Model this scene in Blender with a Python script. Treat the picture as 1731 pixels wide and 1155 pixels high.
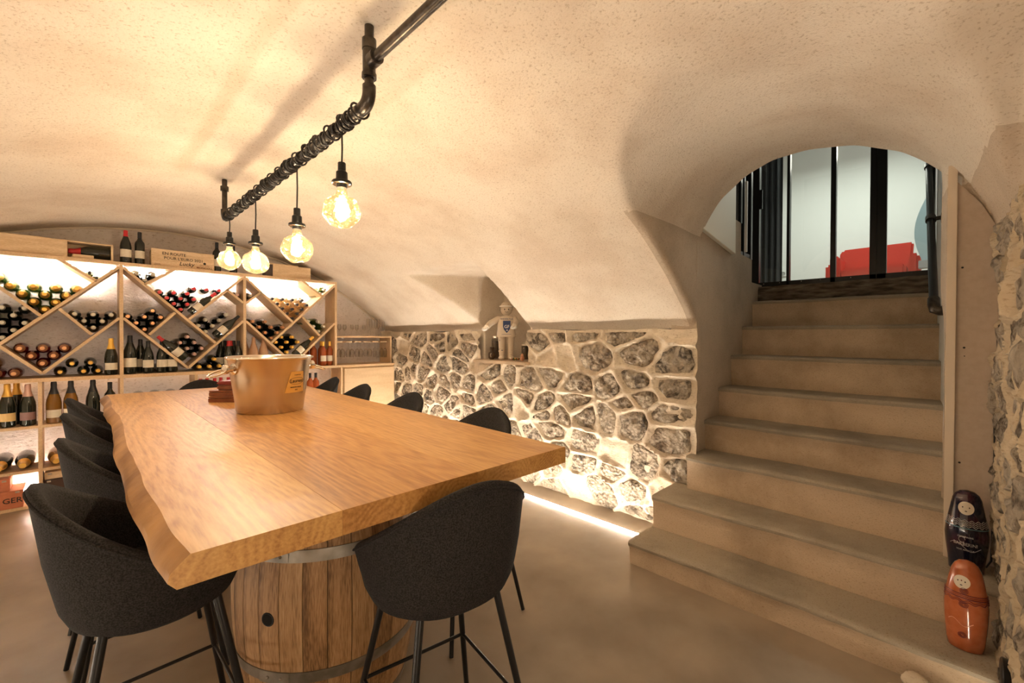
import bpy, math, random
import numpy as np
from mathutils import Vector, Matrix, noise
# ---------------------------------------------------------------- clear
for o in list(bpy.data.objects): bpy.data.objects.remove(o, do_unlink=True)
scene = bpy.context.scene
col = scene.collection
R2 = math.sqrt(2.0)
# ---------------------------------------------------------------- camera
# room frame: +y runs along the cellar to the wine rack, +x towards the rubble wall and up the stairs
FPX, PITCH, ROLL, AZ = 730.6, -.0101, .0039, .7875
U = Vector((math.cos(AZ), math.sin(AZ))); N = Vector((-math.sin(AZ), math.cos(AZ)))
def cam_to_room(x, y, z):
    c, s = math.cos(PITCH), math.sin(PITCH)
    y, z = c*y - s*z, s*y + c*z
    return Vector((x*U.x + y*U.y, x*N.x + y*N.y, z))
cr, sr = math.cos(ROLL), math.sin(ROLL)
right = cam_to_room(cr, 0, sr); up = cam_to_room(-sr, 0, cr); fwd = cam_to_room(0, 1, 0)
cd = bpy.data.cameras.new('camera'); cam = bpy.data.objects.new('camera', cd); col.objects.link(cam)
M = Matrix((right, up, -fwd)).transposed().to_4x4(); M.translation = (0, 0, 1.4)
cam.matrix_world = M
cd.sensor_width = 36.0; cd.lens = 36.0*FPX/1731.0; cd.clip_start = .02; cd.clip_end = 60
scene.camera = cam
# ---------------------------------------------------------------- world, exposure
w = bpy.data.worlds.new('world'); scene.world = w; w.use_nodes = True
w.node_tree.nodes['Background'].inputs[0].default_value = (1, .82, .62, 1)
w.node_tree.nodes['Background'].inputs[1].default_value = .03
vs = scene.view_settings
vs.view_transform = 'Standard'; vs.look = 'None'; vs.gamma = 1; vs.use_curve_mapping = False
vs.exposure = 0.6
# ---------------------------------------------------------------- lights
WARM = (1.0, .87, .70); LEDC = (1.0, .84, .66); COOL = (.95, 1.0, .88)
def area(name, loc, rot, sx, sy, power, color, spread=math.pi):
    l = bpy.data.lights.new(name, 'AREA'); l.shape = 'RECTANGLE'; l.size = sx; l.size_y = sy
    l.energy = power; l.color = color; l.spread = spread
    o = bpy.data.objects.new(name, l); o.location = loc; o.rotation_euler = rot; col.objects.link(o)
    o['label'] = 'area light out of view'; o['category'] = 'light'
    return o
# the bulbs of the pendants (a light in each), fills added behind the viewer and over the stairs,
# the ceiling light of the upper room
BULBS = [(.7, 1.60, 1.868), (.7, 2.07, 1.795), (.7, 2.715, 1.81), (.7, 3.30, 1.895)]
for i, b in enumerate(BULBS):
    l = bpy.data.lights.new('bulb_light', 'POINT'); l.energy = 14; l.color = WARM; l.shadow_soft_size = .022
    o = bpy.data.objects.new('bulb_light', l); o.location = b; col.objects.link(o)
area('added_near_top_fill', (-.5, -.9, 2.15), (math.radians(28), math.radians(-22), 0), .5, .5, 1.5, WARM)  # weak warm fill added out of view behind the viewer
area('added_near_up_fill', (-.3, -1.0, .25), (math.pi, 0, 0), .6, .6, 20, WARM)  # unseen upward fill, added to brighten the near vault
area('upper_room_light', (6.3, .8, 4.0), (0, 0, 0), 1.6, 1.6, 42, COOL)
area('added_stair_fill', (5.0, .6, 3.25), (0, math.radians(25), 0), .5, .5, 7, (1, .92, .8))  # unseen fill added above the stair passage
# ================================================================ helpers
def lk(o, parent=None):
    col.objects.link(o)
    if parent is not None: o.parent = parent
    return o
def tag(o, label=None, cat=None, group=None, kind=None):
    if label: o['label'] = label
    if cat: o['category'] = cat
    if group: o['group'] = group
    if kind: o['kind'] = kind
    return o
def empty(name, loc=(0, 0, 0), rz=0):
    o = bpy.data.objects.new(name, None); o.location = loc; o.rotation_euler = (0, 0, rz); o.empty_display_size = .05
    return lk(o)
class G:
    def __init__(s): s.v = []; s.f = []
    def add(s, vs, fs):
        n = len(s.v); s.v += [tuple(p) for p in vs]; s.f += [tuple(i+n for i in f) for f in fs]; return s
    def box(s, x0, y0, z0, x1, y1, z1, m=None):
        vs = [Vector(p) for p in [(x0,y0,z0),(x1,y0,z0),(x1,y1,z0),(x0,y1,z0),(x0,y0,z1),(x1,y0,z1),(x1,y1,z1),(x0,y1,z1)]]
        if m is not None: vs = [m @ p for p in vs]
        return s.add(vs, [(0,3,2,1),(4,5,6,7),(0,1,5,4),(1,2,6,5),(2,3,7,6),(3,0,4,7)])
    def prism(s, pts, y0, y1):       # polygon in the x-z plane extruded along y
        n = len(pts)
        vs = [(x, y0, z) for x, z in pts] + [(x, y1, z) for x, z in pts]
        return s.add(vs, [tuple(range(n)), tuple(range(2*n-1, n-1, -1))] + [(i, i+n, (i+1) % n+n, (i+1) % n) for i in range(n)])
    def lathe(s, prof, n=20, m=None, a0=0, a1=2*math.pi):
        full = abs(a1-a0-2*math.pi) < 1e-6
        k = n if full else n+1
        vs = []
        for r, z in prof:
            for i in range(k):
                a = a0+(a1-a0)*i/n; p = Vector((r*math.cos(a), r*math.sin(a), z)); vs.append(m @ p if m is not None else p)
        fs = []
        for j in range(len(prof)-1):
            for i in range(n):
                a, b = j*k+i, j*k+((i+1) % k if full else i+1)
                fs.append((a, b, b+k, a+k))
        return s.add(vs, fs)
    def tube(s, path, r, n=10, closed=False, cap=True):
        P = [Vector(p) for p in path]; m = len(P); vs = []
        ref = None
        for i, p in enumerate(P):
            if closed: t = P[(i+1) % m]-P[i-1]
            else: t = P[min(i+1, m-1)]-P[max(i-1, 0)]
            t.normalize()
            if ref is None:
                ref = t.orthogonal().normalized()
            else:
                ref = (ref - t*ref.dot(t)).normalized()
            b = t.cross(ref)
            rr = r[i] if isinstance(r, (list, tuple)) else r
            for k in range(n):
                a = 2*math.pi*k/n; vs.append(p+(ref*math.cos(a)+b*math.sin(a))*rr)
        fs = []
        for i in range(m if closed else m-1):
            for k in range(n):
                a, b2 = i*n+k, i*n+(k+1) % n; c, d = ((i+1) % m)*n+(k+1) % n, ((i+1) % m)*n+k
                fs.append((a, b2, c, d))
        if cap and not closed: fs += [tuple(range(n-1, -1, -1)), tuple(range((m-1)*n, m*n))]
        return s.add(vs, fs)
    def ball(s, c, r, nu=12, nv=8):
        if not isinstance(r, (list, tuple)): r = (r, r, r)
        vs = [(c[0], c[1], c[2]-r[2])]
        for j in range(1, nv):
            b = -math.pi/2+math.pi*j/nv
            for i in range(nu):
                a = 2*math.pi*i/nu; vs.append((c[0]+r[0]*math.cos(b)*math.cos(a), c[1]+r[1]*math.cos(b)*math.sin(a), c[2]+r[2]*math.sin(b)))
        vs.append((c[0], c[1], c[2]+r[2])); fs = []
        for i in range(nu):
            fs.append((0, 1+(i+1) % nu, 1+i)); t = 1+(nv-2)*nu; fs.append((len(vs)-1, t+i, t+(i+1) % nu))
        for j in range(nv-2):
            for i in range(nu):
                a = 1+j*nu+i; b = 1+j*nu+(i+1) % nu; fs.append((a, b, b+nu, a+nu))
        return s.add(vs, fs)
    def mesh(s, name, mat, smooth=None, bevel=0):
        me = bpy.data.meshes.new(name); me.from_pydata([tuple(p) for p in s.v], [], s.f); me.update()
        import bmesh
        bm = bmesh.new(); bm.from_mesh(me)
        bmesh.ops.remove_doubles(bm, verts=bm.verts, dist=1e-6)
        bmesh.ops.recalc_face_normals(bm, faces=bm.faces)
        if bevel: 
            bmesh.ops.bevel(bm, geom=[e for e in bm.edges if len(e.link_faces) == 2 and e.calc_face_angle(0) > .6], offset=bevel, segments=2, affect='EDGES', clamp_overlap=True)
        bm.to_mesh(me); bm.free()
        if smooth is not None:
            me.polygons.foreach_set('use_smooth', [True]*len(me.polygons)); me.set_sharp_from_angle(angle=math.radians(smooth))
        for m in (mat if isinstance(mat, (list, tuple)) else [mat]): me.materials.append(m)
        return me
    def build(s, name, mat, parent=None, smooth=None, bevel=0):
        return lk(bpy.data.objects.new(name, s.mesh(name, mat, smooth, bevel)), parent)
def ob(name, me, parent=None, m=None):
    o = bpy.data.objects.new(name, me)
    if m is not None: o.matrix_local = m
    return lk(o, parent)
def text_mesh(body, size, mat, extrude=.0004, align='CENTER', shear=0):
    c = bpy.data.curves.new('writing', 'FONT'); c.body = body; c.size = size; c.extrude = extrude; c.align_x = align; c.shear = shear
    c.resolution_u = 2; c.offset = size*.012
    o = bpy.data.objects.new('writing', c); col.objects.link(o)
    bpy.context.view_layer.update()
    me = bpy.data.meshes.new_from_object(o.evaluated_get(bpy.context.evaluated_depsgraph_get()))
    bpy.data.objects.remove(o, do_unlink=True)
    me.materials.clear(); me.materials.append(mat); return me
FRONT = Matrix(((1,0,0,0),(0,0,-1,0),(0,1,0,0),(0,0,0,1)))   # text plane -> faces -y
# ---------------------------------------------------------------- materials
def hexc(r, g, b): return tuple(((c/255) ** 2.2) for c in (r, g, b))+(1,)
def new_mat(name):
    m = bpy.data.materials.new(name); m.use_nodes = True; nt = m.node_tree
    return m, nt, nt.nodes['Principled BSDF']
def mat(name, c, rough=.5, metal=0, c2=None, nscale=8, detail=4, bump=0, bscale=60, bdist=.004, coat=0, trans=0, ior=1.45, stretch=None, ramp=(.35, .65), spec=None, bdetail=6):
    m, nt, b = new_mat(name); L = nt.links
    b.inputs['Base Color'].default_value = c; b.inputs['Roughness'].default_value = rough; b.inputs['Metallic'].default_value = metal
    b.inputs['Coat Weight'].default_value = coat; b.inputs['Transmission Weight'].default_value = trans; b.inputs['IOR'].default_value = ior
    if spec is not None: b.inputs['Specular IOR Level'].default_value = spec
    tc = nt.nodes.new('ShaderNodeTexCoord'); mp = nt.nodes.new('ShaderNodeMapping'); L.new(tc.outputs['Object'], mp.inputs[0])
    if stretch: mp.inputs['Scale'].default_value = stretch
    if c2 is not None:
        n = nt.nodes.new('ShaderNodeTexNoise'); n.inputs['Scale'].default_value = nscale; n.inputs['Detail'].default_value = detail
        L.new(mp.outputs[0], n.inputs[0]); r = nt.nodes.new('ShaderNodeValToRGB'); L.new(n.outputs[0], r.inputs[0])
        r.color_ramp.elements[0].position = ramp[0]; r.color_ramp.elements[1].position = ramp[1]
        r.color_ramp.elements[0].color = c; r.color_ramp.elements[1].color = c2; L.new(r.outputs[0], b.inputs['Base Color'])
    if bump:
        n = nt.nodes.new('ShaderNodeTexNoise'); n.inputs['Scale'].default_value = bscale; n.inputs['Detail'].default_value = bdetail
        L.new(mp.outputs[0], n.inputs[0]); bp = nt.nodes.new('ShaderNodeBump'); bp.inputs['Strength'].default_value = bump; bp.inputs['Distance'].default_value = bdist
        L.new(n.outputs[0], bp.inputs['Height']); L.new(bp.outputs[0], b.inputs['Normal'])
    return m
def emis(name, c, s):
    m, nt, b = new_mat(name); b.inputs['Base Color'].default_value = (.8,.8,.8,1)
    b.inputs['Emission Color'].default_value = c+(1,) if len(c) == 3 else c; b.inputs['Emission Strength'].default_value = s; return m
def plaster(name, c, c2, fine=.5, bscale=70, rough=.9):
    m, nt, b = new_mat(name); L = nt.links; b.inputs['Roughness'].default_value = rough
    tc = nt.nodes.new('ShaderNodeTexCoord')
    n1 = nt.nodes.new('ShaderNodeTexNoise'); n1.inputs['Scale'].default_value = 1.7; n1.inputs['Detail'].default_value = 7; n1.inputs['Roughness'].default_value = .6
    L.new(tc.outputs['Object'], n1.inputs[0])
    r = nt.nodes.new('ShaderNodeValToRGB'); r.color_ramp.elements[0].position = .36; r.color_ramp.elements[1].position = .58
    r.color_ramp.elements[0].color = c; r.color_ramp.elements[1].color = c2; L.new(n1.outputs[0], r.inputs[0])
    # little pits and dark specks of the lime render
    mp = nt.nodes.new('ShaderNodeMapping'); mp.inputs['Scale'].default_value = (1, 1, 2.2); mp.inputs['Rotation'].default_value = (.3, .5, .4); L.new(tc.outputs['Object'], mp.inputs[0])
    n2 = nt.nodes.new('ShaderNodeTexNoise'); n2.inputs['Scale'].default_value = bscale; n2.inputs['Detail'].default_value = 5; n2.inputs['Roughness'].default_value = .65
    L.new(mp.outputs[0], n2.inputs[0])
    r2 = nt.nodes.new('ShaderNodeValToRGB'); r2.color_ramp.elements[0].position = .33; r2.color_ramp.elements[1].position = .45
    r2.color_ramp.elements[0].color = (.62, .55, .47, 1); r2.color_ramp.elements[1].color = (1, 1, 1, 1); L.new(n2.outputs[0], r2.inputs[0])
    mx = nt.nodes.new('ShaderNodeMix'); mx.data_type = 'RGBA'; mx.blend_type = 'MULTIPLY'; mx.inputs[0].default_value = .8
    L.new(r.outputs[0], mx.inputs[6]); L.new(r2.outputs[0], mx.inputs[7]); L.new(mx.outputs[2], b.inputs['Base Color'])
    bp = nt.nodes.new('ShaderNodeBump'); bp.inputs['Strength'].default_value = fine; bp.inputs['Distance'].default_value = .006; L.new(n2.outputs[0], bp.inputs['Height'])
    n3 = nt.nodes.new('ShaderNodeTexNoise'); n3.inputs['Scale'].default_value = 6; n3.inputs['Detail'].default_value = 5; L.new(tc.outputs['Object'], n3.inputs[0])
    bp2 = nt.nodes.new('ShaderNodeBump'); bp2.inputs['Strength'].default_value = .5; bp2.inputs['Distance'].default_value = .02; L.new(n3.outputs[0], bp2.inputs['Height'])
    L.new(bp.outputs[0], bp2.inputs['Normal']); L.new(bp2.outputs[0], b.inputs['Normal'])
    return m
def stone_mat(name, c, c2, c3):
    m, nt, b = new_mat(name); L = nt.links; b.inputs['Roughness'].default_value = .85
    tc = nt.nodes.new('ShaderNodeTexCoord')
    n1 = nt.nodes.new('ShaderNodeTexNoise'); n1.inputs['Scale'].default_value = 16; n1.inputs['Detail'].default_value = 8; n1.inputs['Roughness'].default_value = .7; L.new(tc.outputs['Object'], n1.inputs[0])
    r = nt.nodes.new('ShaderNodeValToRGB'); e = r.color_ramp.elements; e[0].position = .36; e[0].color = c; e[1].position = .62; e[1].color = c3
    k = e.new(.5); k.color = c2; L.new(n1.outputs[0], r.inputs[0])
    nd = nt.nodes.new('ShaderNodeTexNoise'); nd.inputs['Scale'].default_value = 7; nd.inputs['Detail'].default_value = 6; nd.inputs['Roughness'].default_value = .7; nd.inputs['Distortion'].default_value = 1.2; L.new(tc.outputs['Object'], nd.inputs[0])
    rd = nt.nodes.new('ShaderNodeValToRGB'); rd.color_ramp.elements[0].position = .42; rd.color_ramp.elements[1].position = .56; L.new(nd.outputs[0], rd.inputs[0])
    md = nt.nodes.new('ShaderNodeMix'); md.data_type = 'RGBA'; md.inputs[7].default_value = (.60, .51, .39, 1); L.new(rd.outputs[0], md.inputs[0]); L.new(r.outputs[0], md.inputs[6]); L.new(md.outputs[2], b.inputs['Base Color'])
    n2 = nt.nodes.new('ShaderNodeTexNoise'); n2.inputs['Scale'].default_value = 34; n2.inputs['Detail'].default_value = 8; n2.inputs['Roughness'].default_value = .7; n2.inputs['Distortion'].default_value = .8; L.new(tc.outputs['Object'], n2.inputs[0])
    v = nt.nodes.new('ShaderNodeTexVoronoi'); v.inputs['Scale'].default_value = 38; L.new(tc.outputs['Object'], v.inputs['Vector'])
    ad = nt.nodes.new('ShaderNodeMath'); L.new(n2.outputs[0], ad.inputs[0]); L.new(v.outputs['Distance'], ad.inputs[1])
    bp = nt.nodes.new('ShaderNodeBump'); bp.inputs['Strength'].default_value = 1; bp.inputs['Distance'].default_value = .036; L.new(ad.outputs[0], bp.inputs['Height']); L.new(bp.outputs[0], b.inputs['Normal'])
    return m
def oak(name, c, c2, scale, dist=5, rough=.4, bands=6, coat=0.0):
    m, nt, b = new_mat(name); L = nt.links; b.inputs['Roughness'].default_value = rough; b.inputs['Coat Weight'].default_value = coat
    tc = nt.nodes.new('ShaderNodeTexCoord'); mp = nt.nodes.new('ShaderNodeMapping'); mp.inputs['Scale'].default_value = scale; L.new(tc.outputs['Object'], mp.inputs[0])
    n0 = nt.nodes.new('ShaderNodeTexNoise'); n0.inputs['Scale'].default_value = 1.0; n0.inputs['Detail'].default_value = 3; L.new(mp.outputs[0], n0.inputs[0])
    wv = nt.nodes.new('ShaderNodeMath'); wv.operation = 'MULTIPLY'; wv.inputs[1].default_value = bands*6.283; L.new(n0.outputs[0], wv.inputs[0])
    sn = nt.nodes.new('ShaderNodeMath'); sn.operation = 'SINE'; L.new(wv.outputs[0], sn.inputs[0])
    mp2 = nt.nodes.new('ShaderNodeMapping'); mp2.inputs['Scale'].default_value = tuple(q*9 for q in scale); L.new(tc.outputs['Object'], mp2.inputs[0])
    n1 = nt.nodes.new('ShaderNodeTexNoise'); n1.inputs['Scale'].default_value = 4; n1.inputs['Detail'].default_value = 6; L.new(mp2.outputs[0], n1.inputs[0])
    ma = nt.nodes.new('ShaderNodeMath'); ma.operation = 'MULTIPLY_ADD'; ma.inputs[1].default_value = .12; L.new(sn.outputs[0], ma.inputs[0]); L.new(n1.outputs[0], ma.inputs[2])
    r = nt.nodes.new('ShaderNodeValToRGB'); r.color_ramp.elements[0].position = .32; r.color_ramp.elements[1].position = .66
    r.color_ramp.elements[0].color = c; r.color_ramp.elements[1].color = c2; L.new(ma.outputs[0], r.inputs[0]); L.new(r.outputs[0], b.inputs['Base Color'])
    bp = nt.nodes.new('ShaderNodeBump'); bp.inputs['Strength'].default_value = .12; bp.inputs['Distance'].default_value = .002; L.new(ma.outputs[0], bp.inputs['Height']); L.new(bp.outputs[0], b.inputs['Normal'])
    return m
def fibre(name, c, c2, c3, axis, freq, wave, rough, bump=.15):
    m, nt, b = new_mat(name); L = nt.links; b.inputs['Roughness'].default_value = rough
    tc = nt.nodes.new('ShaderNodeTexCoord')
    def noisen(sc, det, dis=0):
        q = [sc]*3; q[axis] = sc*.09; mp = nt.nodes.new('ShaderNodeMapping'); mp.inputs['Scale'].default_value = q; L.new(tc.outputs['Object'], mp.inputs[0])
        n = nt.nodes.new('ShaderNodeTexNoise'); n.inputs['Scale'].default_value = 1; n.inputs['Detail'].default_value = det; n.inputs['Distortion'].default_value = dis; L.new(mp.outputs[0], n.inputs[0]); return n
    big = noisen(freq*.14, 2, .3); mul = nt.nodes.new('ShaderNodeMath'); mul.operation = 'MULTIPLY'; mul.inputs[1].default_value = wave*6.283; L.new(big.outputs[0], mul.inputs[0])
    sn = nt.nodes.new('ShaderNodeMath'); sn.operation = 'SINE'; L.new(mul.outputs[0], sn.inputs[0])
    pw = nt.nodes.new('ShaderNodeMath'); pw.operation = 'MULTIPLY_ADD'; pw.inputs[1].default_value = .07; pw.inputs[2].default_value = 0; L.new(sn.outputs[0], pw.inputs[0])
    fine = noisen(freq*6, 5); blot = noisen(freq*.3, 3)
    a1 = nt.nodes.new('ShaderNodeMath'); a1.operation = 'MULTIPLY_ADD'; a1.inputs[1].default_value = .65; L.new(fine.outputs[0], a1.inputs[0]); L.new(pw.outputs[0], a1.inputs[2])
    a2 = nt.nodes.new('ShaderNodeMath'); a2.operation = 'MULTIPLY_ADD'; a2.inputs[1].default_value = .5; L.new(blot.outputs[0], a2.inputs[0]); L.new(a1.outputs[0], a2.inputs[2])
    r = nt.nodes.new('ShaderNodeValToRGB'); e = r.color_ramp.elements; e[0].position = .38; e[0].color = c; e[1].position = .78; e[1].color = c3; k = e.new(.57); k.color = c2
    L.new(a2.outputs[0], r.inputs[0]); L.new(r.outputs[0], b.inputs['Base Color'])
    bp = nt.nodes.new('ShaderNodeBump'); bp.inputs['Strength'].default_value = bump; bp.inputs['Distance'].default_value = .002; L.new(a1.outputs[0], bp.inputs['Height']); L.new(bp.outputs[0], b.inputs['Normal'])
    return m
P_VAULT = plaster('vault_plaster', (.66, .56, .45, 1), (.77, .69, .58, 1), .9, 90)
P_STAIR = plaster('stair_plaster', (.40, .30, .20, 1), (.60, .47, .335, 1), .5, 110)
P_SIDE_SHADE = plaster('shaded_side_plaster', (.44, .36, .27, 1), (.58, .48, .37, 1), .6, 90)  # vault plaster toned down: shading of the stair side walls put into the colour
P_MORTN = plaster('brown_mortar', (.30, .23, .145, 1), (.52, .42, .29, 1), .8, 45)
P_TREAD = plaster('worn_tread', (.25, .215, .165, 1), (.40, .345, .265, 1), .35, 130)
P_BACK = plaster('back_wall_render', (.62, .55, .50, 1), (.72, .65, .60, 1), .9, 34)
P_MORTAR = plaster('lime_mortar', (.56, .46, .34, 1), (.74, .65, .52, 1), .8, 45)
STONE = [stone_mat('limestone_grey', (.045, .033, .022, 1), (.19, .145, .10, 1), (.48, .40, .30, 1)),
         stone_mat('limestone_tan', (.07, .048, .03, 1), (.27, .20, .135, 1), (.54, .44, .32, 1)),
         stone_mat('limestone_dark', (.03, .024, .018, 1), (.14, .11, .08, 1), (.40, .33, .25, 1))]
M_FLOOR = mat('polished_concrete', (.27, .215, .16, 1), .36, c2=(.40, .33, .255, 1), nscale=2.2, detail=8, bump=.08, bscale=25)
M_PLY = oak('birch_plywood', (.56, .38, .21, 1), (.70, .50, .30, 1), (3, 3, 3), bands=3, rough=.5)
M_PLYEDGE = mat('plywood_edge', (.50, .28, .12, 1), .6, c2=(.66, .44, .24, 1), nscale=30)
M_DOOR = oak('oak_veneer_door', (.62, .44, .26, 1), (.72, .54, .34, 1), (1.2, 1.2, 7), bands=4, rough=.45)
M_TABLE = [fibre('table_oak_pale', (.36, .165, .045, 1), (.51, .27, .082, 1), (.62, .36, .125, 1), 1, 24, 34, .38),
           fibre('table_oak_amber', (.30, .128, .032, 1), (.43, .208, .058, 1), (.54, .285, .088, 1), 1, 20, 36, .38),
           fibre('table_oak_honey', (.34, .152, .040, 1), (.48, .248, .073, 1), (.59, .33, .11, 1), 1, 26, 30, .38)]
M_BARK = mat('live_edge', (.27, .13, .045, 1), .6, c2=(.46, .25, .09, 1), nscale=7, detail=5, bump=.4, bscale=20, bdist=.01)
M_STAVE = [fibre('stave_%d' % i, c, c2, c3, 2, f, 5, .6, .5) for i, (c, c2, c3, f) in enumerate([((.13, .064, .024, 1), (.33, .185, .08, 1), (.48, .30, .15, 1), 38), ((.15, .078, .03, 1), (.36, .21, .095, 1), (.50, .33, .175, 1), 33), ((.11, .055, .02, 1), (.30, .165, .07, 1), (.45, .275, .135, 1), 42)])]
M_HOOP = mat('galvanised_hoop', (.20, .18, .15, 1), .45, .7, c2=(.34, .31, .27, 1), nscale=14, bump=.2, bscale=30)
M_FABRIC = mat('charcoal_felt', (.013, .0115, .011, 1), .95, c2=(.036, .033, .032, 1), nscale=260, detail=2, bump=.35, bscale=420, bdist=.002, spec=.2)
M_BLACK = mat('black_metal', (.012, .012, .012, 1), .35, .3)
M_IRON = mat('iron_pipe', (.035, .030, .025, 1), .34, .8, c2=(.085, .072, .058, 1), nscale=30)
M_CABLE = mat('black_cable', (.012, .010, .009, 1), .45)
M_STEEL = mat('polished_steel', (.80, .74, .66, 1), .12, 1.0)
M_BRUSHED = mat('brushed_steel', (.56, .47, .38, 1), .27, 1.0, bump=.05, bscale=200, stretch=(1, 1, .05))
M_WHITE = mat('white_paint', (.74, .75, .74, 1), .7)
M_CARD = mat('plasterboard', (.46, .37, .29, 1), .9, c2=(.50, .41, .33, 1), nscale=40)
M_TRIM = mat('pale_trim', (.68, .58, .46, 1), .6)
M_DARKG = mat('dark_bottle_glass', (.012, .014, .009, 1), .07, coat=.3)
M_GREENG = mat('green_bottle_glass', (.09, .16, .03, 1), .07, trans=.55, coat=.3)
M_BROWNG = mat('amber_bottle_glass', (.34, .16, .03, 1), .08, trans=.5)
M_ROSEG = mat('rose_wine_bottle', (.62, .16, .05, 1), .1, trans=.55)
M_REDG = mat('ruby_bottle', (.16, .006, .012, 1), .1, trans=.2, coat=.3)
M_ORANGEG = mat('golden_wine_bottle', (1.0, .74, .38, 1), .08, trans=.9)
M_CLEARG = mat('peach_bottle', (.80, .50, .30, 1), .15, trans=.45)
M_GOLD = mat('gold_foil', (.85, .52, .12, 1), .32, .7)
M_ORFOIL = mat('yellow_foil', (.9, .55, .10, 1), .4, .2)
M_REDF = mat('red_capsule', (.55, .025, .03, 1), .35)
M_BLKF = mat('black_capsule', (.016, .016, .018, 1), .35)
M_PINKF = mat('pink_foil', (.62, .40, .34, 1), .35, .5)
M_PALEF = mat('pale_capsule', (.55, .52, .42, 1), .4)
M_COPPF = mat('copper_capsule', (.65, .33, .16, 1), .35, .5)
M_LABEL = mat('cream_label', (.72, .65, .52, 1), .8, c2=(.66, .59, .46, 1), nscale=50)
M_LABELP = mat('plum_label', (.25, .14, .13, 1), .6)
M_LABELY = mat('yellow_label', (.75, .52, .22, 1), .6)
M_INK = mat('ink', (.03, .022, .018, 1), .8)
M_CRATE = oak('pine_crate', (.60, .42, .24, 1), (.74, .56, .36, 1), (1.5, 8, 9), bands=4, rough=.6)
M_RED = mat('red_upholstery', (.50, .035, .02, 1), .55)
def glassmat():
    m, nt, b = new_mat('clear_glass'); L = nt.links; nt.nodes.remove(b); out = nt.nodes['Material Output']
    t = nt.nodes.new('ShaderNodeBsdfTransparent'); t.inputs[0].default_value = (.97, .97, .96, 1); g = nt.nodes.new('ShaderNodeBsdfGlossy'); g.inputs['Roughness'].default_value = .03
    lw = nt.nodes.new('ShaderNodeLayerWeight'); lw.inputs[0].default_value = .25; mx = nt.nodes.new('ShaderNodeMixShader')
    L.new(lw.outputs['Facing'], mx.inputs[0]); L.new(t.outputs[0], mx.inputs[1]); L.new(g.outputs[0], mx.inputs[2]); L.new(mx.outputs[0], out.inputs[0]); return m
M_GLASS = glassmat()
def panemat():
    m, nt, b = new_mat('window_glass'); L = nt.links; nt.nodes.remove(b); out = nt.nodes['Material Output']
    t = nt.nodes.new('ShaderNodeBsdfTransparent'); t.inputs[0].default_value = (.93, .95, .94, 1); g = nt.nodes.new('ShaderNodeBsdfGlossy'); g.inputs['Roughness'].default_value = .02
    fr = nt.nodes.new('ShaderNodeFresnel'); fr.inputs[0].default_value = 1.45; mx = nt.nodes.new('ShaderNodeMixShader')
    L.new(fr.outputs[0], mx.inputs[0]); L.new(t.outputs[0], mx.inputs[1]); L.new(g.outputs[0], mx.inputs[2]); L.new(mx.outputs[0], out.inputs[0]); return m
M_PANE = panemat()
def bulbmat():
    m, nt, b = new_mat('rippled_amber_bulb_glass'); L = nt.links; nt.nodes.remove(b); out = nt.nodes['Material Output']
    t = nt.nodes.new('ShaderNodeBsdfTransparent'); t.inputs[0].default_value = (1, .90, .72, 1); g = nt.nodes.new('ShaderNodeBsdfGlossy'); g.inputs['Roughness'].default_value = .12; g.inputs[0].default_value = (1, .86, .62, 1)
    rf = nt.nodes.new('ShaderNodeBsdfRefraction'); rf.inputs['IOR'].default_value = 1.12; rf.inputs['Roughness'].default_value = .02; rf.inputs[0].default_value = (1, .90, .72, 1)
    tc = nt.nodes.new('ShaderNodeTexCoord'); n = nt.nodes.new('ShaderNodeTexNoise'); n.inputs['Scale'].default_value = 22; n.inputs['Distortion'].default_value = 2.2; n.inputs['Detail'].default_value = 2
    L.new(tc.outputs['Object'], n.inputs[0]); bp = nt.nodes.new('ShaderNodeBump'); bp.inputs['Strength'].default_value = 1; bp.inputs['Distance'].default_value = .03
    L.new(n.outputs[0], bp.inputs['Height']); L.new(bp.outputs[0], g.inputs['Normal']); L.new(bp.outputs[0], rf.inputs['Normal'])
    lw = nt.nodes.new('ShaderNodeLayerWeight'); lw.inputs[0].default_value = .30; L.new(bp.outputs[0], lw.inputs['Normal'])
    m0 = nt.nodes.new('ShaderNodeMixShader'); m0.inputs[0].default_value = .35; L.new(t.outputs[0], m0.inputs[1]); L.new(rf.outputs[0], m0.inputs[2])
    mx = nt.nodes.new('ShaderNodeMixShader'); L.new(lw.outputs['Facing'], mx.inputs[0]); L.new(m0.outputs[0], mx.inputs[1]); L.new(g.outputs[0], mx.inputs[2])
    # the hot glass scatters the filament's light: a weak warm glow of the lit lamp itself
    em = nt.nodes.new('ShaderNodeEmission'); em.inputs[0].default_value = (1, .66, .30, 1); em.inputs[1].default_value = .12
    ad = nt.nodes.new('ShaderNodeAddShader'); L.new(mx.outputs[0], ad.inputs[0]); L.new(em.outputs[0], ad.inputs[1])
    L.new(ad.outputs[0], out.inputs[0]); return m
M_BULB = bulbmat()
M_FIL = emis('glowing_filament', (1, .78, .45), 60)
M_LED = emis('led_strip_on', (1.0, .86, .70), 190)
M_LEDR = emis('rack_led_on', (1.0, .86, .74), 260)
M_LEDB = emis('lower_rack_led_on', (1.0, .86, .74), 330)
M_LEDL = emis('added_left_led_on', (1.0, .86, .70), 120)  # glow of the strip added out of view on the left
M_LEDN = emis('added_near_led_on', (1.0, .86, .66), 45)  # glow of the short strip added out of view on the right
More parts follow.
